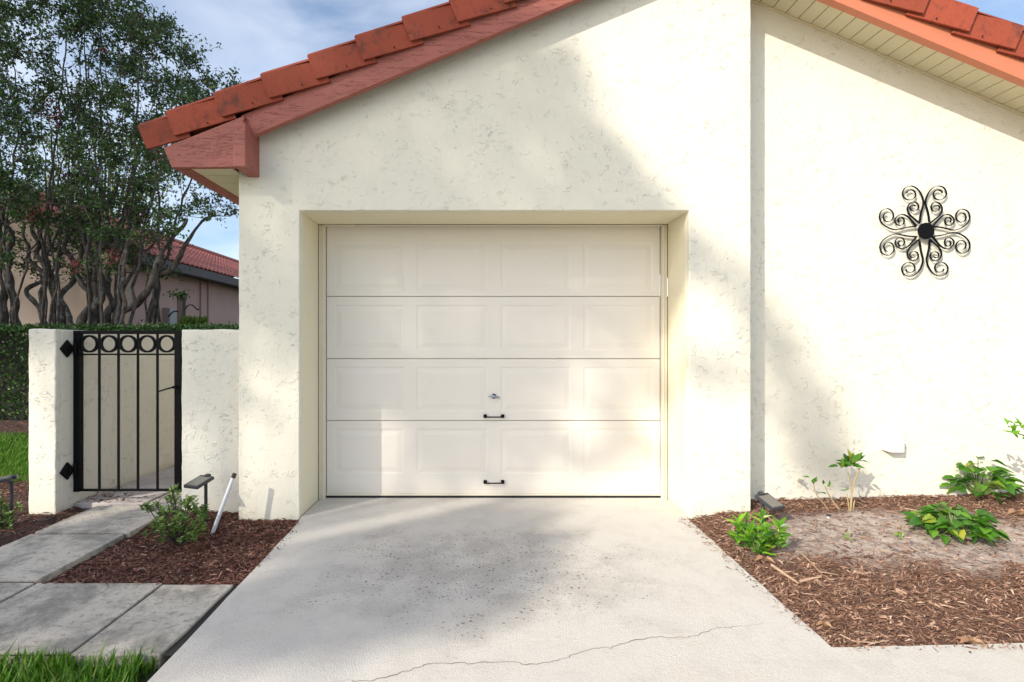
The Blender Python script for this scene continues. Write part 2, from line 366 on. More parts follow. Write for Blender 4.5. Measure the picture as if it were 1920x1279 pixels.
# bed surfaces as gentle height fields
def hr(x, y):      # right bed
    t = max(0, min(1, (y-2.0)/1.7)); u = max(0, min(1, (x-1.4)/2.6))
    e = max(0, min(1, (x-1.4)/.25)); f = max(0, min(1, (y-2.03)/.2))
    return -.022 + min(e, f)*(.01+.05*t*t+.07*t**3*u) + .010*mn.noise(Vector((x*3, y*3, 1)))*min(e, f)
b = MB(); x0, x1, y0, y1, n = 1.38, 6.0, 2.0, 3.80, .05
nx = int((x1-x0)/n); ny = int((y1-y0)/n)
for i in range(nx+1):
    for j in range(ny+1):
        x = x0+i*n; y = y0+j*n; b.v.append((x, y, hr(x, y)))
for i in range(nx):
    for j in range(ny):
        a = i*(ny+1)+j; b.f.append((a, a+ny+1, a+ny+2, a+1)); b.m.append(0)
struct(b.build('planting_bed', M['soil'], smooth=True))
def hl(x, y): return -.045 + .008*mn.noise(Vector((x*4, y*4, 5))) + .03*max(0, min(1, (y-3.3)/.35))*(1 if x > -2.3 else 0) + (.025 if x < -3 else 0)
b = MB()
for (x0, x1, y0, y1) in ((-2.28, -1.2, 2.5, 3.72), (-6.5, -2.84, 2.0, 4.7), (-12, -3.05, 6.6, 8.2)):
    n = .06; nx = int((x1-x0)/n); ny = int((y1-y0)/n); o0 = len(b.v)
    for i in range(nx+1):
        for j in range(ny+1): x = x0+i*n; y = y0+j*n; b.v.append((x, y, hl(x, y)))
    for i in range(nx):
        for j in range(ny): a = o0+i*(ny+1)+j; b.f.append((a, a+ny+1, a+ny+2, a+1)); b.m.append(0)
struct(b.build('mulch_bed', M['bark_ground'], smooth=True))

# driveway with its wobbly edges
def wob(a, c, n, amp, seed):
    o = []
    for k in range(n):
        t = k/n; p = Vector(a).lerp(Vector(c), t); q = mn.noise(Vector((p.x*6, p.y*6, seed)))*amp
        d = (Vector(c)-Vector(a)).normalized(); o.append((p.x-d.y*q, p.y+d.x*q))
    return o
P = []
P += wob((-1.19, -8), (-1.19, 1.7), 30, .004, 1) + wob((-1.19, 1.7), (-1.245, 3.5), 40, .006, 2)
P += [(-1.262, 3.56), (-1.262, 4.2), (1.422, 4.2), (1.422, 3.56)]
P += wob((1.412, 3.5), (1.385, 2.06), 40, .006, 3) + wob((1.385, 2.03), (5, 2.16), 60, .006, 4)
P += [(9, 2.16), (9, .9), (1.9, .9), (1.9, -8)]
b = MB(); b.prismz(list(reversed(P)), -.12, 0)
drive = struct(b.build('driveway', M['drive'], bevel=.006))
# crack across the concrete
ck = [(625, 1279), (650, 1276), (700, 1277), (745, 1264), (790, 1250), (810, 1243), (880, 1243), (960, 1242), (1000, 1247), (1040, 1240), (1070, 1230), (1110, 1217), (1150, 1213), (1190, 1200), (1240, 1194), (1290, 1196), (1320, 1186), (1340, 1178), (1360, 1177), (1400, 1174), (1440, 1168)]
b = MB(); pts = []
W_ = [gr(*p) for p in ck]
for k in range(len(W_)-1):
    for j in range(6): pts.append(W_[k].lerp(W_[k+1], j/6)+Vector((random.gauss(0, .003), random.gauss(0, .0035), 0)))
for k in range(len(pts)-1):
    a, c = pts[k], pts[k+1]; d = (c-a).normalized(); s_ = Vector((-d.y, d.x, 0)); w0 = .0010+.0020*abs(mn.noise(a*9)); w1 = .0010+.0020*abs(mn.noise(c*9))
    if k > len(pts)*.82: w0 *= .5; w1 *= .5
    if mn.noise(a*14) > .42: w0 *= .4; w1 *= .4
    z = Vector((0, 0, .0012)); b.quad(a-s_*w0+z, c-s_*w1+z, c+s_*w1+z, a+s_*w0+z)
b.build('crack', M['crack'], drive)
b = MB(); b.quad((-60, -16, -.055), (60, -16, -.055), (60, -8, -.055), (-60, -8, -.055)); struct(b.build('road', M['asphalt']))

# paving slabs
def slab(x0, x1, y0, y1, z1, m, lab, rot=0, rnd=0):
    g = .007; pts = []
    for (a, c) in (((x0+g, y0+g), (x1-g, y0+g)), ((x1-g, y0+g), (x1-g, y1-g)), ((x1-g, y1-g), (x0+g, y1-g)), ((x0+g, y1-g), (x0+g, y0+g))): pts += wob(a, c, 16, .005, x0*3+y0)
    e = empty('paving_slab', ((x0+x1)/2, (y0+y1)/2, z1-.05), lab, 'paving slab', 'concrete slabs of the path')
    bpy.data.objects.remove(e)
    b = MB(); b.prismz(pts, z1-.06, z1); o = b.build('paving_slab', m, bevel=.005)
    return tag(o, lab, 'paving slab', 'concrete slabs of the path')
slab(-1.60, -1.238, 1.97, 2.56, .001, M['slab'], 'narrow grey concrete slab touching the left edge of the driveway')
slab(-2.245, -1.605, 1.99, 2.585, -.002, M['slab'], 'wide stained grey slab between narrow driveway slab and leftmost slab')
slab(-2.90, -2.25, 1.99, 2.585, -.001, M['slab'], 'grey slab at left picture edge, only its corner in view')
slab(-2.86, -2.255, 2.60, 3.235, .001, M['slab'], 'large weathered slab second row, below the slab nearest the gate')
slab(-2.86, -2.24, 3.25, 3.80, .003, M['slab'], 'slab half in sun just in front of the gate threshold')
slab(-3.06, -2.52, 3.82, 4.35, .012, M['slab2'], 'pale threshold slab under the hinge side of the gate')
slab(-2.51, -1.92, 3.80, 4.35, .010, M['slab2'], 'pale threshold slab under the latch side of the gate')
slab(-3.06, -2.42, 4.36, 5.0, .006, M['slab2'], 'passage slab behind the gate along the garden wall')
slab(-2.41, -1.72, 4.36, 5.0, .004, M['slab2'], 'passage slab behind the gate on the house side')
slab(-3.06, -2.42, 5.01, 5.7, .006, M['slab2'], 'farther passage slab along the garden wall seen through gate bars')
b = MB(); b.quad((-3.07, 3.78, -.03), (-1.7, 3.78, -.03), (-1.7, 9, -.03), (-3.07, 9, -.03)); b.quad((-2.9, 1.99, -.012), (-1.18, 1.99, -.012), (-1.18, 2.56, -.012), (-2.9, 2.56, -.012)); b.quad((-2.85, 2.57, -.012), (-2.27, 2.57, -.012), (-2.27, 3.77, -.012), (-2.85, 3.77, -.012)); struct(b.build('path', M['grout']))

# ------------------------------------------------------------------ house
house = empty('house', (WX0, YF, 0), 'cream stucco house with garage door and red clay tile roof', 'house')
def wavy(pts, step=.035, amp=.0025, seed=0, skip=()):
    o = []
    for k in range(len(pts)):
        a = Vector((*pts[k], 0)); c = Vector((*pts[(k+1) % len(pts)], 0)); n = max(1, int((c-a).length/step)) if k not in skip else 1
        d = (c-a).normalized()
        for j in range(n):
            p = a.lerp(c, j/n); q = (mn.noise(Vector((p.x*8, p.y*8, seed)))*amp + mn.noise(Vector((p.x*22, p.y*22, seed+3)))*amp*.7) if j else 0
            o.append((p.x-d.y*q, p.y+d.x*q))
    return o
def up(x): return fz(x)+.11
wallpts = [(WX0, -.12), (OX0, -.12), (OX0, OZ), (OX1, OZ), (OX1, -.12), (WX1, -.12), (WX1, up(WX1)), (RX, up(RX)), (WX0, up(WX0))]
b = MB(); b.prism(wavy(wallpts, seed=2), YF, YF+.06)
# return edge of the projecting garage bay, and long left side wall
b.box(WX1-.2, WX1-.002, YF+.06, YR+.16, -.12, up(WX1)-.01); b.box(WX0+.002, WX0+.2, YF+.06, 12, -.12, up(WX0)-.02)
b.build('garage_front_wall', M['wall'], house, bevel=.006)
# smooth trim lining the recessed opening
b = MB()
b.box(OX0-.15, OX0+.0, YF+.061, YB, -.12, OZ); b.box(OX1+.0, OX1+.15, YF+.061, YB, -.12, OZ); b.box(OX0-.15, OX1+.15, YF+.061, YB, OZ+.0, OZ+.15)
b.build('opening_reveal', M['reveal'], house, bevel=.004)
# recessed right wall
rp = [(WX1-.1, -.12), (9, -.12), (9, up(9)), (WX1-.1, up(WX1-.1))]
b = MB(); b.prism(wavy(rp, step=.05, seed=5), YR, YR+.15); b.build('side_front_wall', M['wall'], house)
b = MB(); b.box(WX0+.2, 9, 11.85, 12, -.12, 2.3); b.box(8.85, 9, YR+.15, 11.85, -.12, .7); b.build('rear_wall', M['wall'], house)
# door jambs
b = MB(); b.box(OX0+.002, -1.228, YB-.0, YB+.03, -.01, OZ-.002); b.box(1.394, OX1-.002, YB-.0, YB+.03, -.01, OZ-.002); b.box(-1.228, 1.394, YB+.0, YB+.03, OZ-.012, OZ-.002)
b.box(-1.236, -1.222, YB-.012, YB+.05, -.01, OZ-.014); b.box(1.389, 1.402, YB-.012, YB+.05, -.01, OZ-.014)
b.build('door_jamb', M['jamb'], house, bevel=.003)
# garage door with embossed panels
DX0, DX1 = -1.221, 1.3875
b = MB()
zs = [.03, .602, 1.085, 1.571, 2.125]
cols = [(628, 757), (781, 913), (939, 1070), (1094, 1224)]
cols = [((a-CX)/F*YD, (c-CX)/F*YD) for a, c in cols]
rows = [(888, 804), (771, 688), (656, 572), (545, 455)]
rows = [(H-(a-CY)/F*YD, H-(c-CY)/F*YD) for a, c in rows]
def emboss(b, x0, x1, z0, z1, y):
    ring = lambda i, yy: [(x0+i, yy, z0+i), (x1-i, yy, z0+i), (x1-i, yy, z1-i), (x0+i, yy, z1-i)]
    L_ = [ring(0, y), ring(.006, y+.0034), ring(.021, y+.0034), ring(.052, y-.001)]
    for A, B in zip(L_, L_[1:]):
        for k in range(4): j = (k+1) % 4; b.quad(A[k], A[j], B[j], B[k])
    b.quad(*L_[-1])
for s_ in range(4):
    z0, z1 = zs[s_]+.0035, zs[s_+1]-.0035; r0, r1 = rows[s_]; y = YD
    xs = [DX0+.004]+[v for c in cols for v in c]+[DX1-.004]
    b.quad((xs[0], y, z0), (xs[-1], y, z0), (xs[-1], y, r0), (xs[0], y, r0)); b.quad((xs[0], y, r1), (xs[-1], y, r1), (xs[-1], y, z1), (xs[0], y, z1))
    for k in range(0, len(xs), 2): b.quad((xs[k], y, r0), (xs[k+1], y, r0), (xs[k+1], y, r1), (xs[k], y, r1))
    for (a, c) in cols: emboss(b, a, c, r0, r1, y)
    # edges of the section
    b.quad((xs[0], y, z1), (xs[-1], y, z1), (xs[-1], y+.02, z1), (xs[0], y+.02, z1)); b.quad((xs[0], y+.02, z0), (xs[-1], y+.02, z0), (xs[-1], y, z0), (xs[0], y, z0))
    b.box(DX0, DX1, YD+.0205, YD+.045, z0-.0035, z1+.0035)
door = b.build('garage_door', M['door'], house)
b = MB(); b.box(DX0, DX1, YD-.004, YD+.02, .0165, .0325); b.build('bottom_rail', M['jamb'], door)
b = MB(); b.box(DX0-.04, DX1+.04, YD-.008, YD+.02, -.002, .016); b.build('bottom_seal', M['rubber'], door)
def pull(zc, nm='pull_handle'):
    b = MB(); x = (926-CX)/F*YD
    for s_ in (-1, 1): b.box(x+s_*.068-.013, x+s_*.068+.013, YD-.022, YD-.001, zc-.013, zc+.013)
    b.tube([(x-.068, YD-.022, zc), (x-.05, YD-.036, zc-.004), (x+.05, YD-.036, zc-.004), (x+.068, YD-.022, zc)], .0055, 8)
    b.build(nm, M['black'], door, bevel=.003)
pull(H-(780-CY)/F*YD); pull(H-(903-CY)/F*YD)
zc = H-(743-CY)/F*YD; xc = (926-CX)/F*YD
b = MB(); b.tube([(xc, YD-.001, zc), (xc, YD-.008, zc)], .019, 14); b.mi = 1
b.tube([(xc, YD-.008, zc), (xc, YD-.028, zc)], .010, 10); b.tube([(xc-.046, YD-.026, zc+.002), (xc-.02, YD-.03, zc+.003), (xc, YD-.032, zc), (xc+.02, YD-.03, zc-.003), (xc+.046, YD-.026, zc-.006)], [.004, .008, .012, .008, .004], 8)
b.build('lock_handle', [M['black'], M['metal']], door)

# roof: deck with barrel tiles, rake tiles, boards, soffits
roof = MB()
def barrel(b, xa, za, xb, zb, y0, y1, pitch=.25, row=.33, amp=.045, seg=8):
    nr = max(1, int(round(abs(xb-xa)/row))); n = int((y1-y0)/pitch*seg)
    for r in range(nr):
        for e in range(2):
            pass
        t0, t1 = r/nr, (r+1)/nr
        A = Vector((xa+(xb-xa)*t0, 0, za+(zb-za)*t0+.03)); B = Vector((xa+(xb-xa)*t1, 0, za+(zb-za)*t1+.0))
        i0 = len(b.v)
        for k in range(n+1):
            y = y0+(y1-y0)*k/n; w = abs(math.sin(math.pi*k/seg))**.7*amp
            b.v.append((A.x, y, A.z+w)); b.v.append((B.x, y, B.z+w)); b.v.append((A.x, y, A.z+w-.03))
        for k in range(n):
            q = i0+k*3; b.f.append((q, q+3, q+4, q+1)); b.f.append((q+2, q+5, q+3, q)); b.m += [0, 0]
LE = -2.06
barrel(roof, LE, fz(LE)+.27, RX, RZ+.27, YFA+.12, 12.3); barrel(roof, 8.5, fz(8.5)+.27, RX, RZ+.27, YFA+.12, 12.3)
ro = roof.build('roof', M['tile'], house, smooth=False)
b = MB(); b.prism([(LE+.05, fz(LE)+.16), (RX, RZ+.17), (8.5, fz(8.5)+.17), (8.5, fz(8.5)+.235), (RX, RZ+.24), (LE+.05, fz(LE)+.225)], YFA+.05, 12.2); b.build('roof_deck', M['dark'], ro)  # near-black colour stands in for the shadow gap under the rake tiles
# rake tiles (left slope then right slope)
b = MB(); YT = 3.385
def rake(b, tl, mir=False, ln=112, flare=1):
    px, py = tl; j = random.uniform(-1.5, 1.5); dx, dy = ln, -ln*.315+j
    q = [(px, py), (px+17, py+43), (px+17+dx, py+43+dy), (px+dx, py+dy)]
    w = [at(a, c, YT) for a, c in q]
    if mir: w = [Vector((2*RX-p.x, p.y, p.z)) for p in w]
    t = .016
    i = len(b.v)
    pts = [(p.x, p.z) for p in w]; i0 = len(b.v); b.prism(pts if not mir else list(reversed(pts)), YT, YT+t)
    xa = min(p.x for p in w); xb = max(p.x for p in w); lo = w[0].x
    for q_ in range(i0, len(b.v)):
        v_ = b.v[q_]; f_ = abs(v_[0]-lo)/(xb-xa); b.v[q_] = (v_[0], v_[1]-.012+.030*f_, v_[2])
    # rounded shoulder and top flap running back
    for k in range(3):
        a0, a1 = k*30, (k+1)*30
        def rp_(p, a): return Vector((p.x, YT+.035-.035*math.cos(R(a)), p.z+.03*math.sin(R(a))))
        A, B = w[0], w[3]; b.quad(rp_(A, a0), rp_(B, a0), rp_(B, a1), rp_(A, a1))
    T0, T1 = rp_(w[0], 90), rp_(w[3], 90)
    b.quad(T0, T1, T1+Vector((0, .16, .0)), T0+Vector((0, .16, .0)))
    dn = Vector((0, 0, -.018)); b.quad(T0, T0+Vector((0, .16, 0)), T0+Vector((0, .16, 0))+dn, T0+dn)
tls = [(259, 237), (311, 212)] + [(400+88.2*k, 177-35.6*k) for k in range(0, 5)]
k = 5
while 400+88.2*k < 1290: tls.append((400+88.2*k, 177-35.6*k)); k += 1
for i, t in enumerate(tls): rake(b, t, ln=78 if i == 0 else 112)
rpx = 905+RX*960/YT
for k in range(-6, 14):      # right slope: mirrored
    tx = 1833+86*k; ty = 17+33.5*k
    if tx < rpx+30: continue
    rake(b, (2*rpx-tx, ty), True)
random.seed(14); b.mi = 1
for (px_, py_) in tls:
    q_ = at(px_+75+random.uniform(-6, 6), py_+16+random.uniform(-2, 2), YT-.008); b.tube([q_, q_+Vector((0, .012, 0))], .0045, 6)
for k in range(-6, 14):
    tx = 1833+86*k; ty = 17+33.5*k
    if tx < rpx+30: continue
    q_ = at(tx-75, ty+16, YT-.008); b.tube([q_, q_+Vector((0, .012, 0))], .0045, 6)
b.build('rake_tiles', [M['tile'], M['dark']], ro, bevel=.007)
# rake boards
def linez(px, y0): return y0-.42*(px-560)
b = MB(); a0 = at(452, linez(452, 218), YFA); a1 = (RX, RZ+.02)
zb = H+(645-218)/960*YFA; xb = (560-CX)/F*YFA; fb = lambda x: zb+SL*(x-xb)
b.prism([(a0.x, fb(a0.x)), (RX, fb(RX)), (RX, fb(RX)+.168), (a0.x, fb(a0.x)+.168)], YFA, YFA+.045)
rake_b = b.build('rake_board', M['wood_red'], ro, bevel=.003)
b = MB(); b.prism([(RX, fb(RX)), (8.6, fb(RX)-SL*(8.6-RX)), (8.6, fb(RX)-SL*(8.6-RX)+.185), (RX, fb(RX)+.185)], YFA, YFA+.055)
b.build('rake_board', M['fascia_lit'], ro, bevel=.003, label='red rake board on the right slope with sunlight painted into its colour')
b = MB(); b.box(RX-.05, RX+.05, YFA-.05, YF, fb(RX)-.12, fb(RX)+.14); b.build('ridge_bracket', M['wood_red'], ro, bevel=.003)
# boxed end of the eave with the square bracket
Yt = 3.385
q = [(306, 277), (322, 314), (439, 313), (458, 217), (395, 242)]
b = MB(); b.prism([(at(x, y, Yt).x, at(x, y, Yt).z) for x, y in q], Yt, Yt+.04); b.build('eave_end_board', M['wood_red'], ro, bevel=.002)
p0 = at(437, 229, 3.33); p1 = at(459.5, 312, 3.33)
b = MB(); b.box(p0.x, p1.x, 3.33, YF+.005, p1.z, p0.z); b.build('bracket', M['wood_red'], ro, bevel=.003)
# left eave: fascia, horizontal soffit
e0 = at(322, 314, Yt); zE = e0.z
b = MB(); b.box(e0.x-.0, e0.x+.04, Yt+.041, 12.2, zE-.0, zE+.17); b.box(e0.x+.04, e0.x+.10, Yt+.041, 12.2, zE-.004, zE+.02); b.build('eave_board', M['wood_red'], ro)
b = MB(); x = Yt+.041
y = x
while y < 12: b.box(e0.x+.10, WX0+.005, y, min(y+.145, 12), zE+.008, zE+.02); y += .15
b.build('eave_soffit', M['soffit'], ro)
# right sloping soffit of grooved boards
b = MB(); x = WX1-.3; dz = .075
while x < 8.4:
    x2 = x+.0865; z0_, z1_ = fz(x)+dz, fz(x2)+dz
    b.prism([(x, z0_), (x2, z1_), (x2, z1_+.012), (x, z0_+.012)], YFA+.056, YR+.0); x += .093
b.build('soffit', M['soffit'], ro)
b = MB(); b.prism([(WX1-.3, fz(WX1-.3)+dz+.0125), (8.4, fz(8.4)+dz+.0125), (8.4, fz(8.4)+dz+.03), (WX1-.3, fz(WX1-.3)+dz+.03)], YFA+.056, YR+.0); b.build('soffit_backing', M['dark'], ro)
b = MB(); b.prism([(WX1-.3, fz(WX1-.3)+dz-.014), (8.4, fz(8.4)+dz-.014), (8.4, fz(8.4)+dz-.001), (WX1-.3, fz(WX1-.3)+dz-.001)], YR-.014, YR-.0005); b.build('soffit_trim', M['soffit'], ro, bevel=.002)

# vent hood and hose stub on the right wall
v0 = at(1655, 818, YR-.03); v1 = at(1689, 845, YR-.03)
b = MB(); cx_, w2 = (v0.x+v1.x)/2+.005, .062; zt, zb_ = .545, .42
i = len(b.v)
b.v += [(cx_-w2, YR, zt), (cx_+w2, YR, zt), (cx_+w2, YR-.06, zt-.03), (cx_-w2, YR-.06, zt-.03), (cx_-w2, YR-.012, zb_+.01), (cx_+w2, YR-.06, zb_), (cx_+w2, YR, zb_), (cx_-w2, YR, zb_+.02), (cx_-w2*.5, YR-.06, zb_)]
b.f += [(0, 3, 2, 1), (3, 8, 5, 2), (2, 5, 6, 1), (3, 4, 8), (0, 7, 4, 3)]; b.m += [0]*5
b.build('vent_hood', M['white_plastic'], house)
c_ = at(1499, 901, YR)
b = MB(); b.tube([(c_.x, YR+.01, c_.z), (c_.x, YR-.03, c_.z)], .014, 8); b.tube([(c_.x, YR-.03, c_.z), (c_.x+.01, YR-.05, c_.z-.02)], .008, 8); b.build('pipe_stub', M['box_grey'], house)

# ------------------------------------------------------------------ garden wall, pier, gate
gx = -3.07; gz = 1.307
tl = at(53, 617, YP)
b = MB(); b.prism(wavy([(tl.x, -.12), (gx, -.12), (gx, gz), (tl.x, gz)], seed=9, amp=.004), YP, YP+.05)
b.box(tl.x+.004, gx-.001, YP+.0501, 7.6, -.12, gz-.002)
tag(b.build('garden_wall', M['garden_wall'], bevel=.008), 'low cream stucco wall running back from the hinge side of the black gate', 'wall')
px0 = (340-CX)/F*YP
b = MB(); b.prism(wavy([(px0, -.12), (WX0-.012, -.12), (WX0-.012, gz-.003), (px0, gz-.003)], seed=12, amp=.004), YP, YP+.24)
tag(b.build('gate_pier', M['pier'], bevel=.01), 'short pale stucco pier between the gate latch and the garage wall', 'wall pier')
b = MB(); b.box(WX0-.0118, WX0-.001, YP-.003, YP+.02, -.05, gz-.004); b.build('caulk_joint', M['caulk'], bpy.data.objects['gate_pier'])
gate = empty('gate', (gx, YG, .08), 'black iron garden gate with five rings above slim vertical bars', 'gate')
gp = lambda x: (x-CX)/F*YG
gzv = lambda y: H-(y-CY)/F*YG
b = MB(); xl, xr = gp(141.5), gp(341)
b.box(xl, xl+.045, YG-.022, YG+.022, gzv(921), gzv(620)); b.box(xr-.045, xr, YG-.022, YG+.022, gzv(921), gzv(620))
b.box(xl+.045, xr-.045, YG-.018, YG+.018, gzv(626.5), gzv(620)); b.build('frame', M['black'], gate, bevel=.002)
b = MB(); b.box(xl+.045, xr-.045, YG-.012, YG+.012, gzv(666), gzv(663)); b.build('ring_rail', M['black'], gate)
b = MB(); b.box(xl+.045, xr-.045, YG-.012, YG+.012, gzv(920.5), gzv(917)); b.build('bottom_rail', M['black'], gate)
for x in (186.4, 222.3, 258.7, 295.4):
    b = MB(); X = gp(x); b.box(X-.0065, X+.0065, YG-.0065, YG+.0065, gzv(917), gzv(626.5)); b.build('bar', M['black'], gate)
for x in (167.8, 204.5, 240.4, 276.3, 312.7):
    b = MB(); X, Z = gp(x), gzv(644.8); n = 32; ro_, ri = .066, .053
    for k in range(n):
        a, c = 2*math.pi*k/n, 2*math.pi*(k+1)/n
        def pt(r, t, y): return (X+r*math.cos(t), y, Z+r*math.sin(t))
        b.quad(pt(ro_, a, YG-.0125), pt(ro_, c, YG-.0125), pt(ri, c, YG-.0125), pt(ri, a, YG-.0125)); b.quad(pt(ri, a, YG+.0125), pt(ri, c, YG+.0125), pt(ro_, c, YG+.0125), pt(ro_, a, YG+.0125))
        b.quad(pt(ro_, a, YG+.0125), pt(ro_, c, YG+.0125), pt(ro_, c, YG-.0125), pt(ro_, a, YG-.0125)); b.quad(pt(ri, a, YG-.0125), pt(ri, c, YG-.0125), pt(ri, c, YG+.0125), pt(ri, a, YG+.0125))
    b.build('ring', M['black'], gate)
for zc_ in (1.165, .263):
    b = MB(); yc = 3.775
    Mx = Matrix.Translation((gx+.008, yc, zc_)) @ Matrix.Rotation(R(45), 4, 'X'); b.box(-.0075, .006, -.046, .046, -.046, .046, Mx)
    b.tube([(gx+.022, YG-.03, zc_-.045), (gx+.022, YG-.03, zc_+.045)], .012, 10); b.box(gx+.001, gx+.02, yc, YG-.03, zc_-.018, zc_+.018)
    b.build('hinge', M['black'], gate, bevel=.002)
b = MB(); A = Vector((gp(335), YG-.022, gzv(725))); b.tube([A, A+Vector((0, -.045, 0))], .011, 8); b.tube([A+Vector((.01, -.04, .004)), A+Vector((-.05, -.045, -.012)), Vector((gp(306), YG-.06, gzv(733)))], [.007, .006, .005], 8)
b.build('lever_handle', M['black'], gate)

# ------------------------------------------------------------------ wall art
ac = at(1733, 434, YR-.02)
art = empty('wall_art', (ac.x, YR-.012, ac.z), 'black iron scrollwork flower ornament hanging on the sunny right wall', 'wall ornament')
sc_ = 1/6.09/960*(YR-.02)
big = [(572, 530), (582, 440), (598, 370), (610, 310), (596, 245), (560, 180), (510, 135), (455, 122), (395, 145), (368, 205), (385, 250), (430, 280), (485, 272), (517, 230), (505, 185), (465, 165), (425, 182), (415, 205)]
sml = [(572, 545), (510, 495), (460, 450), (432, 395), (440, 345), (480, 305), (525, 305), (556, 345), (545, 390), (505, 406), (468, 388), (462, 355), (488, 335), (520, 348)]
def ribbon(b, P, dep=.012, th0=.0032):
    P = catmull(P, 5)
    for k in range(len(P)-1):
        a, c = P[k], P[k+1]; d = (c-a).normalized(); th = th0*(1+1.6*max(0, 1-k/(len(P)*.35))); s_ = Vector((-d.z, 0, d.x))*th/2; f = Vector((0, -dep/2, 0)); g = Vector((0, dep/2, 0))
        b.quad(a-s_+f, c-s_+f, c+s_+f, a+s_+f); b.quad(a+s_+f, c+s_+f, c+s_+g, a+s_+g); b.quad(a-s_+g, c-s_+g, c-s_+f, a-s_+f); b.quad(a+s_+g, c+s_+g, c-s_+g, a-s_+g)
for q in range(4):
    for mir in (1, -1):
        for nm, cv in (('long_scroll', big), ('short_scroll', sml)):
            P = []; tw = random.uniform(-.05, .05)
            for (x, y) in cv:
                u, v = (x-630)*mir*sc_*1.0, -(y-635)*sc_; a = q*math.pi/2+tw*.6
                P.append(Vector((ac.x+u*math.cos(a)-v*math.sin(a), YR-.022, ac.z+u*math.sin(a)+v*math.cos(a))))
            b = MB(); ribbon(b, P); b.build(nm, M['black'], art)
b = MB(); b.tube([(ac.x, YR-.037, ac.z), (ac.x, YR-.032, ac.z)], .060, 28); b.tube([(ac.x, YR-.032, ac.z), (ac.x, YR, ac.z)], .02, 10); b.build('centre_disc', M['black'], art)

# ------------------------------------------------------------------ solar lights, stake
def solar(loc, rz, h, tilt, label, pitch=0):
    e = empty('solar_light', (0, 0, 0), label, 'solar light', 'black solar path lights')
    b = MB(); b.tube([(0, 0, -.06), (0, 0, h)], .011, 10); b.build('pole', M['plastic'], e, smooth=False)
    Mx = Matrix.Translation((0, 0, h-.004)) @ Matrix.Rotation(R(tilt), 4, 'Y') @ Matrix.Rotation(R(pitch), 4, 'X')
    b = MB(); b.box(-.015, .125, -.06, .06, -.011, .011, Mx); b.box(-.03, .0, -.018, .018, -.01, .018, Mx); hd = b.build('head', M['plastic'], e, bevel=.003)
    b = MB(); b.box(.006, .113, -.05, .05, .0112, .0125, Mx); b.build('panel', M['panel'], e)
    e.location = loc; e.rotation_euler = (0, 0, R(rz)); return e
p = gr(1430, 988, -.0); solar((p.x, p.y, 0), -66, .205, 24, 'dusty solar path light beside the corner of the garage wall on the right', 0)
p = gr(386, 985, -.03); solar((p.x, p.y, -.03), -110, .325, 15, 'black solar path light behind the round shrub, beside the white stake', 0)
p = gr(22, 985, -.01); solar((p.x, p.y, 0), -155, .31, 6, 'black solar path light at the left picture edge beside the garden wall')
a = gr(397, 1004, -.045); c = Vector((a.x+.125, a.y+.05, .345))
st = empty('pvc_stake', a, 'leaning white plastic pipe with dark end stuck in the mulch', 'pipe')
b = MB(); b.tube([a, a.lerp(c, .93)], .0125, 12); b.build('pipe', M['pvc'], st)
b = MB(); b.tube([a.lerp(c, .93), c], .0135, 12); b.build('end_cap', M['post_wood'], st)

# ------------------------------------------------------------------ mulch chips
def in_drive(x, y): return -1.225 < x < 1.395
def chips(b, n, sample, h, dens=None, lmin=.02, lmax=.07):
    k = 0
    while k < n:
        x, y = sample(); k += 1
        if dens and random.random() > dens(x, y): continue
        l = random.uniform(lmin, lmax)*random.uniform(.35, 1); w = random.choice((.0015, .002, .003, .005, .008))*random.uniform(.8, 1.2); big_ = random.random() < .02; l *= 1.5 if big_ else 1; w *= 1.5 if big_ else 1; a = random.gauss(.2, .9); ti = random.gauss(0, .22)
        d = Vector((math.cos(a)*math.cos(ti), math.sin(a)*math.cos(ti), math.sin(ti))); s_ = Vector((-math.sin(a), math.cos(a), random.gauss(0, .5))).normalized()
        p = Vector((x, y, h(x, y)+random.uniform(.0, .014))); bend = Vector((0, 0, random.uniform(-.15, .25)*l))+s_*random.gauss(0, .12)*l
        i = len(b.v); e = s_*w*.5
        A, B_, C_ = p-d*l/2, p+bend, p+d*l/2
        b.v += [tuple(A-e*.5), tuple(A+e*.5), tuple(B_-e), tuple(B_+e), tuple(C_-e*.4), tuple(C_+e*.4), tuple(B_-Vector((0, 0, w*.7)))]
        b.f += [(i, i+2, i+3, i+1), (i+2, i+4, i+5, i+3), (i, i+6, i+2), (i+2, i+6, i+4)]; b.m += [0]*4
def sandy(x, y):
    d = math.hypot((x-2.65)/1.15, (y-3.12)/.44)+.5*mn.noise(Vector((x*4, y*4, 2)))
    return .12 if d < .8 else (.45 if d < 1.0 else 1.0)
def srt():
    while True:
        x = 1.375+3.0*random.random()**1.1; y = 2.02+1.72*random.random()
        if y < 2.0: continue
        if y > YF-.01 and x < WX1: continue
        return x, y
b = MB(); chips(b, 52000, srt, hr, sandy); chips(b, 16000, lambda: (random.uniform(4.35, 6), random.uniform(2.03, 3.73)), hr)
def spl():
    return (random.choice((1.385-abs(random.gauss(0, .03)), 1.40)), random.uniform(2.1, 3.5)) if random.random() < .6 else (random.uniform(1.4, 3.8), 2.03-abs(random.gauss(0, .02)))
chips(b, 600, spl, lambda x, y: .001, lmin=.01, lmax=.04)
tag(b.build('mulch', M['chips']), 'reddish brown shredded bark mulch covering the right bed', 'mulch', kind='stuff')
def slf():
    while True:
        x = random.uniform(-2.26, -1.235); y = random.uniform(2.57, 3.68)
        if y > YF-.01 and x > WX0: continue
        return x, y
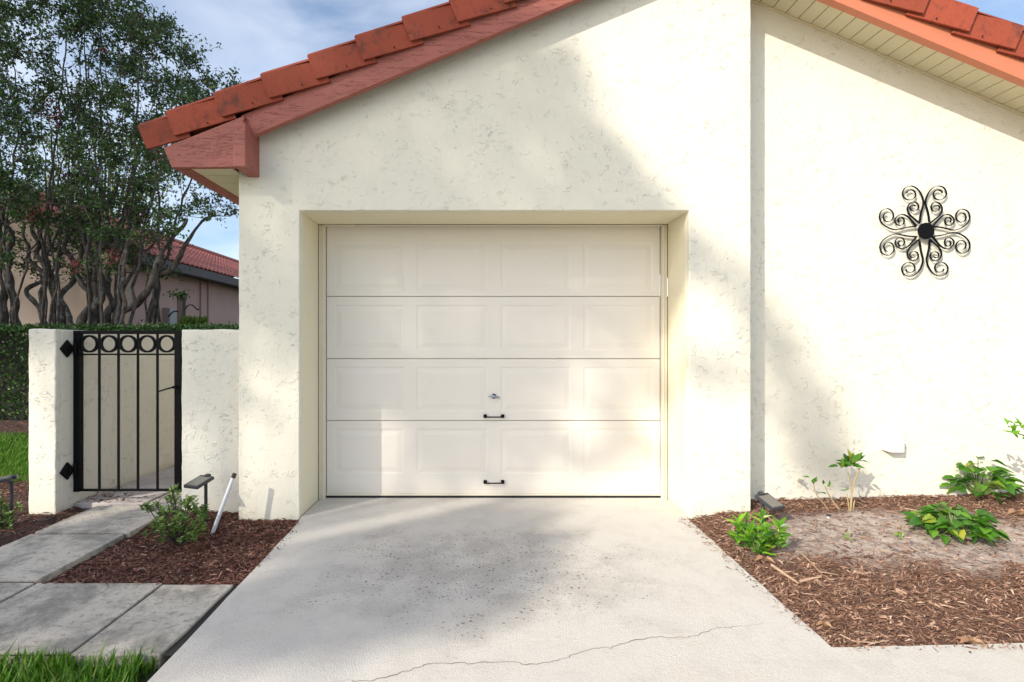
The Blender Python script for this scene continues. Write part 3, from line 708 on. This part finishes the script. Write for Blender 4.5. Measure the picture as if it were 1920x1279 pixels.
def sll():
    while True:
        x = random.uniform(-4.2, -2.83); y = random.uniform(2.4, 4.65)
        if x > -2.87 and y < 3.8: continue
        if x > tl.x-.01 and y > YP: 
            if not (x > -3.06 and y < 3.85): continue
        return x, y
def slh(): return random.uniform(-10, -3.3), random.uniform(6.7, 8.0)
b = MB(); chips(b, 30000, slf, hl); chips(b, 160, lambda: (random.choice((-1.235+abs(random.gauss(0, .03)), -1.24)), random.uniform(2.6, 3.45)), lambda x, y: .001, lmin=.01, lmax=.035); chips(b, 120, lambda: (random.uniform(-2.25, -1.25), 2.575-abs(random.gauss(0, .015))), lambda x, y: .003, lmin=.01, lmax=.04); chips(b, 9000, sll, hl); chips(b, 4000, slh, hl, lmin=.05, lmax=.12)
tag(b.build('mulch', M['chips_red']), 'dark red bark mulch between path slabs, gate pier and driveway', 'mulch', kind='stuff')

b = MB(); random.seed(91)
for k in range(340):
    q_ = gr(random.gauss(190, 45), random.gauss(932, 9), .012)
    if q_.y < 3.83 or q_.y > 5 or not -3.05 < q_.x < -1.75: continue
    b.leaflet(q_+Vector((0, 0, .003)), (random.gauss(0, 1), random.gauss(0, 1), random.gauss(.05, .15)), (random.gauss(0, .3), 0, 1), random.uniform(.01, .045), random.uniform(.006, .018))
tag(b.build('leaf_litter', M['chips_red']), 'scattered dark leaf litter on the threshold slabs under the gate', 'leaf litter', kind='stuff')
# sticks and dead leaves on the bed
def twig(P, r, lab, name='stick'):
    b = MB(); P = [gr(x, y, .0) for x, y in P]; P = [Vector((q.x, q.y, hr(q.x, q.y)+.012+r)) for q in P]; b.tube(P, [r]+[r*.9]*(len(P)-2)+[r*.5], 6)
    tag(b.build(name, M['twig']), lab, 'stick')
twig([(1447, 1062), (1470, 1078), (1497, 1096)], .008, 'thick pale stick lying in the mulch below the lance leaved plant')
twig([(1500, 1093), (1522, 1090), (1540, 1088)], .007, 'short brown stick touching the end of the thick pale stick')
twig([(1500, 1042), (1520, 1060), (1537, 1078), (1572, 1084)], .003, 'thin bent twig right of the thick pale stick')
twig([(1600, 1078), (1620, 1082), (1634, 1078)], .006, 'pale stick in the middle of the mulch bed')
twig([(1680, 1108), (1690, 1112), (1700, 1117)], .006, 'short yellowish wood chip in the middle of the bed')
twig([(1575, 1188), (1600, 1200), (1640, 1203), (1668, 1198)], .003, 'long curved twig near the front edge of the bed')
def dead(px, py, s_, lab):
    g = gr(px, py, 0); b = MB(); z = hr(g.x, g.y)+.012
    for k in range(3): b.leaf((g.x, g.y, z), (math.cos(k*2.2+1), math.sin(k*2.2+1), .35), (0, 0, 1), s_, s_*.8, .5, .3)
    tag(b.build('dead_leaf', M['dead_leaf']), lab, 'dead leaf', 'fallen leaves on the bed')
dead(1434, 1052, .055, 'curled orange brown leaf in front of the lance leaved plant')
dead(1587, 968, .05, 'orange leaf at the foot of the bare stemmed plant'); dead(1910, 985, .08, 'large pale orange leaf at the right picture edge')
dead(1545, 1170, .035, 'small orange leaf near the front of the bed'); dead(1822, 1203, .05, 'orange leaf at the front edge near the concrete walk')
# drip emitter stub
g = gr(1553, 982, 0.0); b = MB(); b.tube([(g.x, g.y, 0), (g.x, g.y, .05)], .009, 10); b.mi = 1; b.tube([(g.x, g.y, .05), (g.x, g.y, .062)], .011, 10)
tag(b.build('sprinkler', [M['pvc'], M['plastic']]), 'small white sprinkler stub in the sandy soil', 'sprinkler')

# ------------------------------------------------------------------ plants
def broad_plant(px, py, wid, ht, nl, lsz, label, seed, name='leafy_plant'):
    random.seed(seed); g = gr(px, py, 0.0); z0 = hr(g.x, g.y); base = Vector((g.x, g.y, z0-.01))
    e = empty(name, base, label, 'plant'); st = MB(); lf = MB()
    for k in range(nl):
        a = random.uniform(0, 2*math.pi); r = wid*math.sqrt(random.random()); hh = ht*(1-.55*(r/wid)**2)*random.uniform(.35, 1)
        p = base+Vector((math.cos(a)*r, math.sin(a)*r*.75, hh))
        if k % 2 == 0: st.tube([base, base.lerp(p, .5)+Vector((0, 0, .03)), p], [.004, .003, .0015], 5)
        d = Vector((math.cos(a)+random.gauss(0, .5), math.sin(a)+random.gauss(0, .5), random.gauss(.05, .3)))
        lf.leaf(p, d, (random.gauss(0, .35), random.gauss(-.2, .35), 1), lsz*random.uniform(.6, 1.15), lsz*.72*random.uniform(.8, 1.1), .18, random.uniform(.05, .4), .6)
    st.build('stems', M['stem_green'], e); lf.build('leaves', M['leaf'], e)
broad_plant(1788, 1010, .20, .20, 120, .10, 'low broad leaved green plant on the sandy soil, nearer of two', 3)
broad_plant(1835, 955, .19, .30, 115, .10, 'taller broad leaved plant against the wall near the right picture edge', 4)
# lance-leaved plant
random.seed(11); g = gr(1418, 1036, 0); base = Vector((g.x, g.y, hr(g.x, g.y)))
e = empty('croton_plant', base, 'compact glossy lance leaved plant at the foot of the right solar light', 'plant')
st = MB(); lf = MB(); mid = MB()
for k in range(17):
    a = random.uniform(0, 6.28); r = random.uniform(.02, .15); top = base+Vector((math.cos(a)*r, math.sin(a)*r*.8, random.uniform(.06, .19)))
    st.tube([base, top], [.005, .003], 5)
    for j in range(11):
        aa = j*2.4+random.random(); el = random.uniform(.3, 1.2)
        d = Vector((math.cos(aa)*math.cos(el)+math.cos(a)*.25, math.sin(aa)*math.cos(el)+math.sin(a)*.2, math.sin(el)))
        (lf if random.random() < .6 else mid).leaf(top-Vector((0, 0, j*.006)), d, (0, -.5, 1), random.uniform(.05, .085), random.uniform(.018, .028), .3, .15, .6)
st.build('stems', M['stem_green'], e); lf.build('leaves', M['leaf_lime'], e); mid.build('dark_leaves', M['leaf'], e)
# bare stemmed plant
random.seed(5); g = gr(1593, 972, .0); base = Vector((g.x, g.y, hr(g.x, g.y)-.005))
e = empty('stemmed_plant', base, 'spindly plant with bare tan stems and one leafy top beside the wall', 'plant')
st = MB(); lf = MB(); tops = []
Yb = base.y
for P in ([(1594, 972), (1597, 930), (1603, 900), (1612, 878)], [(1594, 972), (1590, 940), (1588, 925)], [(1590, 970), (1570, 950), (1552, 925), (1547, 912)], [(1585, 972), (1565, 945), (1553, 925)], [(1562, 968), (1545, 945), (1530, 925), (1524, 900)], [(1597, 930), (1594, 905), (1590, 885)], [(1598, 972), (1601, 945), (1603, 938)]):
    Q = [at(x, y, Yb) for x, y in P]; st.tube(catmull(Q, 3), .0058 if P[1] == (1597, 930) else .0036, 6); tops.append(Q[-1])
def tuft(lf, c, n, ls, spread=1.0):
    for j in range(n):
        a = j*2.4; el = random.uniform(.0, 1.35); lf.leaf(c+rv(.014), (math.cos(a)*math.cos(el)*spread, math.sin(a)*math.cos(el)*spread, math.sin(el)), (0, -.6, 1), ls*random.uniform(.7, 1.1), ls*.42, .2, .15)
c_ = at(1594, 872, Yb); tuft(lf, c_, 12, .10); tuft(lf, at(1605, 866, Yb), 6, .08); tuft(lf, at(1580, 878, Yb), 5, .075)
tuft(lf, tops[2], 4, .045); tuft(lf, tops[4], 4, .05); tuft(lf, at(1588, 918, Yb), 3, .035)
st.build('stems', M['stem_tan'], e); lf.build('leaves', M['leaf'], e)
# plant reaching in at the right edge
random.seed(8); base = Vector((3.72, 3.38, hr(3.72, 3.38)))
e = empty('tall_plant', base, 'leafy branch reaching into view at the right picture edge above the bed', 'plant'); st = MB(); lf = MB()
P = [base, base+Vector((.03, .0, .25)), base+Vector((-.02, 0, .48)), at(1905, 812, 3.37)]; st.tube(catmull(P, 4), [.008]*8+[.004]*5, 6)
for (x, y) in ((1892, 803), (1902, 797), (1912, 800), (1921, 812), (1899, 815), (1912, 820), (1931, 800), (1940, 820), (1950, 805)): tuft(lf, at(x, y, 3.37), 3, .065)
st.build('stems', M['stem_green'], e); lf.build('leaves', M['leaf_lime'], e)
# tiny seedlings
for i, (x, y, lab) in enumerate(((1588, 1017, 'tiny yellow green seedling on the sand below the stemmed plant'), (1687, 1016, 'tiny yellow green seedling between the stemmed plant and nearer leafy plant'))):
    g = gr(x, y, 0); b = MB(); c_ = Vector((g.x, g.y, hr(g.x, g.y)+.008)); tuft(b, c_, 5, .03); tag(b.build('seedling', M['leaf_lime']), lab, 'seedling', 'seedlings in the sand')

# shrubs in the left bed
def shrub(base, tufts, label, seed, cat='shrub', nl=9, ls=.035):
    random.seed(seed); e = empty('shrub', base, label, cat); st = MB(); lf = MB()
    for c in tufts:
        st.tube([base, base.lerp(c, .5)+rv(.012), c], [.006, .004, .002], 5)
        for k in range(4):
            cc = c+rv(.026) if k else c; st.tube([c-(c-base)*.15, cc], [.002, .001], 4)
            for j in range(nl):
                a = j*2.4+random.random(); el = random.uniform(.0, 1.2)
                lf.leaf(cc-Vector((0, 0, .004*j)), (math.cos(a)*math.cos(el), math.sin(a)*math.cos(el), math.sin(el)), (0, -.4, 1), ls*random.uniform(.6, 1.1), ls*.42, .2, .1)
    st.build('branches', M['post_wood'], e); lf.build('leaves', M['leaf_shrub'], e); return e
g = gr(335, 1022, -.04); base = Vector((g.x, g.y, -.05)); Yb = base.y
T = []
random.seed(21)
for (x, y) in ((322, 915), (318, 930), (325, 945), (356, 932), (350, 945), (292, 945), (274, 946), (300, 965), (312, 960), (335, 965), (350, 970), (372, 955), (382, 950), (375, 975), (362, 990), (340, 990), (320, 985), (300, 990), (290, 1003), (285, 985), (310, 1005), (330, 1008), (350, 1005), (368, 1000), (330, 975), (305, 975), (345, 960), (380, 968)):
    T.append(at(x, y, Yb+random.uniform(-.16, .16)))
shrub(base, T, 'small leafy shrub in the dark mulch beside the path slabs and white stake', 22)
g = gr(5, 990, -.02); base = Vector((g.x, g.y, -.03)); T = [at(x, y, base.y+random.uniform(-.1, .1)) for x, y in ((-30, 945), (-12, 938), (2, 942), (15, 952), (20, 962), (8, 968), (-8, 960), (-25, 965), (15, 975), (0, 980), (-40, 970), (-20, 985))]
shrub(base, T, 'small lit shrub at the left picture edge around the light pole', 23)

# ------------------------------------------------------------------ grass
def blades(b, n, smp, hmin, hmax, w=.004, z=-.055):
    for k in range(n):
        x, y = smp(); h = random.uniform(hmin, hmax); a = random.uniform(0, 6.28); le = abs(random.gauss(.35, .3))*h
        d = Vector((math.cos(a), math.sin(a), 0)); s_ = Vector((-d.y, d.x, 0)).lerp(Vector((1, 0, 0)), .4).normalized()*w*random.uniform(.6, 1.2)
        p = Vector((x, y, z)); i = len(b.v); q = p+d*le*.35+Vector((0, 0, h*.6)); t = p+d*le*1.2+Vector((0, 0, h))
        b.v += [tuple(p-s_), tuple(p+s_), tuple(q+s_*.8), tuple(q-s_*.8), tuple(t)]; b.f += [(i, i+1, i+2, i+3), (i+3, i+2, i+4)]; b.m += [0, 0]
random.seed(31)
b = MB()
def s1():
    while True:
        x = random.uniform(-3.6, -1.2); y = random.uniform(.9, 1.985)
        if y > 1.97+.02*math.sin(x*14) and x > -2.9: continue
        if x > -1.26 and y > 1.5: continue
        return x, y
blades(b, 26000, s1, .04, .10, .0048)
def s2():
    return random.uniform(-7, -3.35), random.uniform(4.5, 6.9)
blades(b, 24000, s2, .05, .10, .006)
def s3(): return random.uniform(-6, -1.35), random.uniform(-1, .9)
blades(b, 8000, s3, .05, .10, .006)
tag(b.build('grass', M['grass']), 'bright green lawn grass left of the driveway', 'grass', kind='stuff')

# ------------------------------------------------------------------ hedge behind the wall
random.seed(41)
def leafcloud(b, n, smp, ls, wr=.5):
    for k in range(n):
        p = smp(); b.leaflet(p, rdir(), rdir(), ls*random.uniform(.6, 1.2), ls*wr)
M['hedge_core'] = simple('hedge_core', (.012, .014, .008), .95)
hedge = empty('hedge', (-7, 8.5, 0), 'long clipped green hedge behind the stucco garden wall', 'hedge')
b = MB(); b.box(-13, -3.1, 8.35, 9.2, -.06, 1.33); b.build('shade_core', M['hedge_core'], hedge)  # near-black box painting the shade inside the hedge
b = MB()
def sh():
    x = random.uniform(-13, -3.0)
    if random.random() < .33: return Vector((x, 8.1+abs(random.gauss(0, .07)), random.uniform(-.02, 1.47)))
    return Vector((x, random.uniform(8.05, 9.3), 1.45+.035*mn.noise(Vector((x*2.5, 0, 3)))+random.gauss(0, .03)))
leafcloud(b, 32000, sh, .055, .6); b.build('foliage', M['leaf_hedge'], hedge)

# ------------------------------------------------------------------ neighbouring house
NX = -8.0; NY = 11.55
nh = empty('neighbour_house', (NX, NY, 0), 'pinkish neighbouring house with red barrel tile roof seen behind the hedge', 'house')
b = MB(); b.box(NX-.25, NX, NY+.1, 26, -.1, 3.12); b.build('side_wall', M['neighbor'], nh)
b = MB(); b.prism([(NX-7.4, -.1), (NX+.002, -.1), (NX+.002, 3.15), (NX-3.7, 4.7), (NX-7.4, 3.15)], NY, NY+.1); b.build('front_wall', M['neighbor_front'], nh)
b = MB(); barrel(b, -7.48, 3.2, -11.7, 5.05, 11.2, 26.3, .21, .32, .04, 6); barrel(b, -15.9, 3.2, -11.7, 5.05, 11.2, 26.3, .21, .32, .04, 4); nr = b.build('roof', M['tile_n'], nh)
b = MB(); b.tube([(-11.7, 11.1, 5.11), (-11.7, 26.3, 5.11)], .1, 8); b.build('ridge_cap', M['tile_n'], nr)
b = MB(); b.box(-7.54, -7.49, 11.2, 26.3, 2.98, 3.19); b.box(-8.02, -7.54, 11.2, 26.3, 3.0, 3.03)
b.prism([(-7.5, 2.98), (-7.5, 3.18), (-11.7, 5.03), (-15.9, 3.18), (-15.9, 2.98), (-11.7, 4.8)], 11.15, 11.2); b.build('fascia', M['brown_trim'], nh)
b = MB()
k = 0
while k < 13: 
    t = k/13; x = -7.5-4.2*t; z = 3.24+1.85*t; b.tube([(x+.1, 11.12, z-.05), (x-.32, 11.12, z+.12)], .09, 8); k += 1
b.build('rake_tiles', M['tile_n'], nr)
q0 = 8*960/(905-303); 
def nyp(px): return 8*960/(905-px)
b = MB(); y0_, y1_ = nyp(305), nyp(337)
b.box(NX, NX+.18, y0_, y0_+.55, .95, H-(577-CY)/F*y0_); b.build('meter_box', M['box_grey'], nh, bevel=.01)
b = MB(); cyy = y0_+.30; b.tube([(NX+.18, cyy, 1.45), (NX+.28, cyy, 1.45)], .13, 16); b.build('meter_dome', M['metal'], nh)
for px in (375, 389):
    b = MB(); b.tube([(NX+.03, nyp(px), 0), (NX+.03, nyp(px), 3.0)], .02, 6); b.build('conduit', M['neighbor'], nh)
# post with iron hooks
Yq = 9.6; a = at(340, 640, Yq); t = at(340, 553, Yq)
pst = empty('garden_post', (a.x, Yq, 0), 'dark wooden post with curved iron hooks above the hedge', 'post')
b = MB(); b.box(a.x-.055, a.x+.055, Yq-.055, Yq+.055, 0, t.z); b.build('post', M['post_wood'], pst, bevel=.01)
for P in ([(347, 580), (352, 573), (360, 572), (366, 577), (371, 581), (373, 579)], [(333, 584), (326, 584), (320, 589), (317, 593), (315, 591)]):
    b = MB(); b.tube(catmull([at(x, y, Yq-.06) for x, y in P], 3), .012, 6); b.build('hook', M['black'], pst)
b = MB(); random.seed(3)
for k in range(120): b.leaflet(t+Vector((random.gauss(0, .1), -.06+random.gauss(0, .05), random.gauss(.0, .03))), rdir(), rdir(), .06, .04)
tag(b.build('vine', M['leaf_hedge']), 'small clump of vine leaves on top of the dark garden post', 'vine')
b = MB()
for k in range(500): 
    c_ = at(random.uniform(338, 388), 612-12*random.random()**1.5, 9.4); b.leaflet(c_, (random.gauss(0, .4), random.gauss(0, .3), 1), rdir(), .11, .02)
tag(b.build('fern', M['leaf_far']), 'yellow green feathery fern at the foot of the garden post', 'fern')

# ------------------------------------------------------------------ crepe myrtles
def zz(P): return [(x/3.654, 320+y/3.654) for x, y in P]
def crepe(stems, region, Y0, ncl, label, seed, nleaf, nfl=0, name='crepe_myrtle'):
    random.seed(seed); gx_ = sum(s[0][0] for s in stems)/len(stems)
    root = at(zz([(gx_, 1060)])[0][0], 612, Y0); e = empty(name, (root.x, Y0, 0), label, 'tree', 'crepe myrtle trees behind the hedge')
    tr = MB(); br = MB(); lf = MB(); fl = MB(); nodes = []
    for s_ in stems:
        P = zz(s_); dy = random.uniform(-.35, .35); Q = [at(x, y, Y0+dy*(.3+k/len(P))) for k, (x, y) in enumerate(P)]
        g0 = Vector((root.x+(Q[0].x-root.x)*.6, Y0+dy*.2, 0)); Q = [g0]+Q; Q = catmull(Q, 7); n = len(Q)
        Q = [q_+Vector((mn.noise(q_*2.2+Vector((9, k0, 0))), 0, 0))*.16*(.3+.7*min(1, q_.z)) for k0, q_ in enumerate(Q)] if False else [q_+Vector((mn.noise(q_*2.6)*.13, mn.noise(q_*2.6+Vector((7, 7, 7)))*.13, 0)) for q_ in Q]
        r0 = .072*random.uniform(.75, 1.2); rr = [r0*(1-.72*k/(n-1))*(1+.45*mn.noise(Q[k]*4)) for k in range(n)]
        tr.tube(Q, rr, 9); nodes += [(q, r) for q, r in zip(Q[n//3:], rr[n//3:])]
    for k in range(len(stems)*2):
        s_ = random.choice(stems); bx = zz([s_[0]])[0][0]+random.uniform(-14, 14); tx = bx+random.gauss(0, 75); ty = random.uniform(-60, 330); yy = Y0+random.uniform(-.5, .5)
        Q = [at(bx, 640, yy), at(bx+(tx-bx)*.18+random.uniform(-10, 10), 540, yy), at(bx+(tx-bx)*.42+random.uniform(-10, 10), 420, yy+random.uniform(-.2, .2)), at(bx+(tx-bx)*.7+random.uniform(-8, 8), (420+ty)/2, yy), at(tx, ty, yy+random.uniform(-.6, .6))]
        Q[0].z = 0; Q = [q_+Vector((mn.noise(q_*3)*.08, mn.noise(q_*3+Vector((7, 7, 7)))*.08, 0)) for q_ in catmull(Q, 7)]; n = len(Q); r0 = random.uniform(.02, .04)
        rr = [r0*(1-.78*j/(n-1))*(1+.4*mn.noise(Q[j]*5)) for j in range(n)]; tr.tube(Q, rr, 7); nodes += [(q, r) for q, r in zip(Q[n//2:], rr[n//2:])]
    pts = []
    while len(pts) < ncl:
        x, y = random.uniform(region[0], region[1]), random.uniform(-170, 520)
        if not region[2](x, y): continue
        pts.append(at(x, y, Y0+random.uniform(-1.3, 1.4)))
    ctr = Vector((root.x, Y0, 2.6)); pts.sort(key=lambda p: (p-ctr).length)
    for p in pts:
        best = None
        for q, r in nodes:
            d = (q-p).length*(1 + (1.5 if q.z > p.z else 0))
            if best is None or d < best[0]: best = (d, q, r)
        q, r = best[1], min(best[2]*.75, .034); mid = q.lerp(p, .5)+Vector((random.gauss(0, .06), random.gauss(0, .06), -.08*(p-q).length))
        c = catmull([q, mid, p], 4); rr = [max(.005, r*.8*(1-.75*k/(len(c)-1))) for k in range(len(c))]; br.tube(c, rr, 5, False)
        nodes += [(a_, b_) for a_, b_ in zip(c[2:], rr[2:])][::2]
        for t in range(7):
            tp = p+Vector((random.gauss(0, .17), random.gauss(0, .17), random.gauss(.08, .15))); br.tube([p, p.lerp(tp, .5)+rv(.02), tp], [.005, .004, .002], 4, False)
            for j in range(nleaf):
                c_ = p.lerp(tp, random.uniform(.15, 1.15))+rv(.035); lf.leaflet(c_, rdir()+Vector((0, 0, -.1)), rdir(), random.uniform(.045, .09), random.uniform(.03, .045))
    for k in range(nfl):
        p = random.choice(pts)
        for j in range(60): fl.leaflet(p+Vector((random.gauss(0, .06), random.gauss(0, .06), random.gauss(.1, .09))), rdir(), rdir(), .04, .035)
    tr.build('trunk', M['bark'], e, smooth=True); br.build('branches', M['bark'], e); lf.build('crown', M['leaf_myrtle'], e)
    if nfl: fl.build('blossoms', M['flower'], e)
def regR(x, y):
    if y < 130 and x > 275+y*.98: return False
    if 130 <= y < 330 and x > 405: return random.random() < .35
    if x > 370 and y < 130: return False
    if y > 415 and x > 330: return False
    if x > 330 and y > 300: return random.random() < .55
    if y > 460: return random.random() < .4 and x < 330
    if y > 330: return random.random() < (.95 if x < 300 else .7)
    if mn.noise(Vector((x*.022, y*.022, 4.4))) < -.22: return random.random() < .22
    return True
crepe([[(20, 1060), (10, 900), (30, 780), (8, 640), (20, 500), (15, 330), (40, 180)], [(115, 1060), (100, 900), (52, 720), (60, 600), (80, 450), (30, 330), (-30, 200)], [(-60, 1060), (-70, 800), (-20, 600), (-90, 350)]],
      (-170, 70, regR), 8.9+.9, 120, 'crepe myrtle with two pale crooked stems at the left picture edge', 51, 12, 4)
crepe([[(310, 1060), (235, 900), (213, 830), (290, 740), (240, 620), (180, 480), (150, 330), (90, 200), (20, 60)], [(425, 1060), (400, 900), (340, 740), (290, 600), (240, 450), (200, 330), (110, 150)], [(480, 1050), (430, 880), (520, 720), (480, 600), (440, 500), (465, 350), (380, 230), (330, 50)], [(290, 740), (330, 620), (380, 450), (420, 330)]],
      (-30, 200, regR), 9.7, 190, 'crepe myrtle with zigzag stem in front of the tan house front', 52, 12, 7)
crepe([[(580, 1060), (620, 900), (560, 760), (530, 600), (560, 460)], [(640, 1050), (700, 850), (660, 640), (570, 470), (540, 330), (480, 150)], [(660, 640), (720, 520), (765, 430), (760, 250), (810, 60)], [(730, 1050), (765, 900), (720, 700), (790, 600), (800, 420), (880, 250)], [(770, 1060), (850, 830), (960, 620), (1030, 530), (1100, 380)], [(840, 1060), (930, 920), (1060, 780), (1075, 600), (1200, 440), (1290, 330)], [(1060, 780), (1100, 710), (1240, 600), (1300, 470), (1360, 370), (1450, 300)]],
      (130, 455, regR), 9.5, 330, 'broad crepe myrtle with many fanning stems between hedge and pink house wall', 53, 12, 9)

# broader tree farther back
def bigtree(name, base, cl, lab, seed, mat, lsz, nper, tr_r, group, topz, spread=.8):
    random.seed(seed); e = empty(name, base, lab, 'tree', group); tr = MB(); lf = MB()
    base = Vector(base); c0 = sum(cl, Vector())/len(cl); fork = Vector((base.x+(c0.x-base.x)*.3, base.y+(c0.y-base.y)*.3, base.z+(min(p.z for p in cl)-base.z)*.75))
    tr.tube(catmull([base, base.lerp(fork, .5)+rv(.15), fork], 5), [tr_r*(1-.4*k/10) for k in range(11)], 10)
    for p in cl[::max(1, len(cl)//60)]:
        m_ = fork.lerp(p, .5)+Vector((0, 0, -.06*(p-fork).length)); tr.tube(catmull([fork, m_, p], 4), [tr_r*.35*(1-.85*k/8) for k in range(9)], 6, False)
    for p in cl:
        for j in range(nper): lf.leaflet(p+rv(spread), rdir(), rdir(), lsz*random.uniform(.6, 1.2), lsz*.6)
    tr.build('trunk', M['bark2'], e); lf.build('crown', mat, e); return e
random.seed(60); cl = []
while len(cl) < 70:
    x, y = random.uniform(60, 330), random.uniform(250, 470)
    cl.append(at(x, y, random.uniform(30, 34)))
bigtree('background_tree', (at(200, 600, 32).x, 32, 0), cl, 'sunlit yellow green tree rising beyond the neighbouring roof', 61, M['leaf_far'], .22, 90, .3, 'background trees', 10, .55)

# ------------------------------------------------------------------ trees with crowns shaped to shade the front (behind the viewer, towards the sun)
def uv(px, py, s_):
    if s_ == 'G': p = gr(px, py, 0)
    else: p = at(px, py, {'F': YF, 'R': YR, 'D': YD, 'P': YP}[s_])
    k = p.y; return (p.x+SUNV.x*k, p.z+SUNV.z*k)
def UV(s_, pts): return [uv(x, y, s_) for x, y in pts]
shade = [(.72, UV('F', [(-200, -700), (820, -700), (1010, 60), (1090, 95), (1135, 160), (1150, 230), (1185, 290), (1245, 345), (1300, 400), (1290, 470), (1170, 560), (1150, 640), (1080, 700), (900, 760), (700, 800), (560, 740), (448, 790), (250, 760), (100, 660), (-200, 660)])),
         (1.0, UV('F', [(900, -200), (1010, 60), (1095, 95), (1140, 160), (1155, 230), (1190, 290), (1250, 345), (1300, 400), (1180, 420), (1060, 330), (1000, 200)])),
         (.45, UV('F', [(1150, 440), (1300, 440), (1410, 480), (1410, 560), (1300, 540), (1160, 520)])),
         (.5, UV('F', [(1150, 600), (1300, 640), (1410, 690), (1410, 770), (1300, 720), (1150, 700)])),
         (.9, UV('D', [(612, 519), (1238, 519), (1238, 700), (1150, 760), (1238, 800), (1238, 860), (1100, 900), (900, 930), (800, 925), (750, 830), (612, 760)])),
         (.6, UV('R', [(1400, 520), (1470, 570), (1560, 700), (1610, 830), (1640, 935), (1500, 935), (1450, 800), (1400, 650)])),
         (1.0, UV('G', [(-300, 1010), (65, 992), (160, 962), (300, 938), (400, 975), (390, 1030), (320, 1105), (440, 1110), (540, 1046), (707, 996), (852, 960), (894, 937), (1100, 945), (1010, 985), (1120, 1000), (1040, 1030), (1030, 1090), (1000, 1142), (936, 1168), (870, 1172), (748, 1200), (540, 1262), (400, 1262), (300, 1225), (-300, 1215)])),
         (.8, [(-30, 8.3), (-11.0, 8.3), (-11.0, 22), (-30, 22)]),
         ]
lit = [(.6, UV('F', [(440, 610), (540, 600), (540, 680), (440, 690)])), (1.0, UV('F', [(430, 810), (590, 740), (590, 985), (430, 985)])),
       (1.0, UV('P', [(470, 660), (400, 780), (365, 900), (345, 965), (470, 965)])), (1.0, UV('P', [(40, 672), (110, 662), (110, 965), (40, 965)])),
       (1.0, UV('D', [(660, 790), (755, 790), (785, 860), (830, 950), (660, 950)])), (1.0, UV('D', [(1020, 735), (1070, 730), (1130, 800), (1125, 840), (1060, 810)])),
       (.85, UV('D', [(970, 840), (1050, 840), (1050, 900), (970, 900)])),
       (1.0, UV('G', [(85, 960), (205, 922), (355, 912), (355, 942), (230, 962), (90, 992)])), (.9, UV('G', [(440, 1000), (540, 985), (520, 1060), (440, 1110), (340, 1110), (380, 1060)]))]
def inside(p, poly):
    r = False; j = len(poly)-1
    for i in range(len(poly)):
        if (poly[i][1] > p[1]) != (poly[j][1] > p[1]) and p[0] < (poly[j][0]-poly[i][0])*(p[1]-poly[i][1])/(poly[j][1]-poly[i][1])+poly[i][0]: r = not r
        j = i
    return r
random.seed(77)
def dens(p):
    d = 0
    for w, P in shade:
        if inside(p, P): d = max(d, w)
    for w, P in lit:
        if inside(p, P): d *= (1-w)
    return d if p[1] < 3.15 else d*min(1, max(.25, 1.05+1.5*mn.noise(Vector((p[0]*2.3, p[1]*2.3, 6.6)))))
def sun_crown(b, n, u0, u1, v0, v1, t0, t1, ls):
    c = []
    for k in range(n):
        p = (random.uniform(u0, u1), random.uniform(v0, v1))
        if random.random() > min(dens((p[0]+a_, p[1]+b_)) for a_, b_ in ((0, 0), (.08, 0), (-.08, 0), (0, .08), (0, -.08))): continue
        t = random.uniform(t0, t1); q = Vector((p[0], 0, p[1]))+SUNV*t
        b.leaflet(q, rdir(), rdir(), ls*random.uniform(.7, 1.2), ls*.75)
        if k % 60 == 0: c.append(q)
    return c
def shade_tree(label, u0, u1, v0, v1, t0, t1, n, ls, seed):
    random.seed(seed); lf = MB(); c = sun_crown(lf, n, u0, u1, v0, v1, t0, t1, ls)
    m_ = sum(c, Vector())/len(c); e = empty('shade_tree', (m_.x-1, m_.y, -.06), label, 'tree', 'street trees behind the viewer'); tr = MB()
    base = Vector((m_.x-1, m_.y, -.06)); fork = Vector((m_.x-.5, m_.y, min(q.z for q in c)-.5))
    tr.tube(catmull([base, base.lerp(fork, .5)+Vector((.2, 0, 0)), fork], 6), [.32-.012*k for k in range(13)], 12)
    for q in c[:45]: tr.tube(catmull([fork, fork.lerp(q, .5)+Vector((0, 0, -.3)), q], 4), [.07*(1-.9*k/8) for k in range(9)], 6, False)
    tr.build('trunk', M['bark2'], e); lf.build('crown', M['leaf_myrtle'], e)
shade_tree('tall spreading tree across the street that shades the garage front', -8.5, .6, 1.2, 8.3, 8.5, 10.5, 46000, .15, 78)
shade_tree('unseen second tree added to shade the crepe myrtles and neighbouring house', -30, -8.5, 6, 22, 18.0, 22.0, 36000, .30, 79)  # out of view, added to dim the myrtles and the neighbouring house
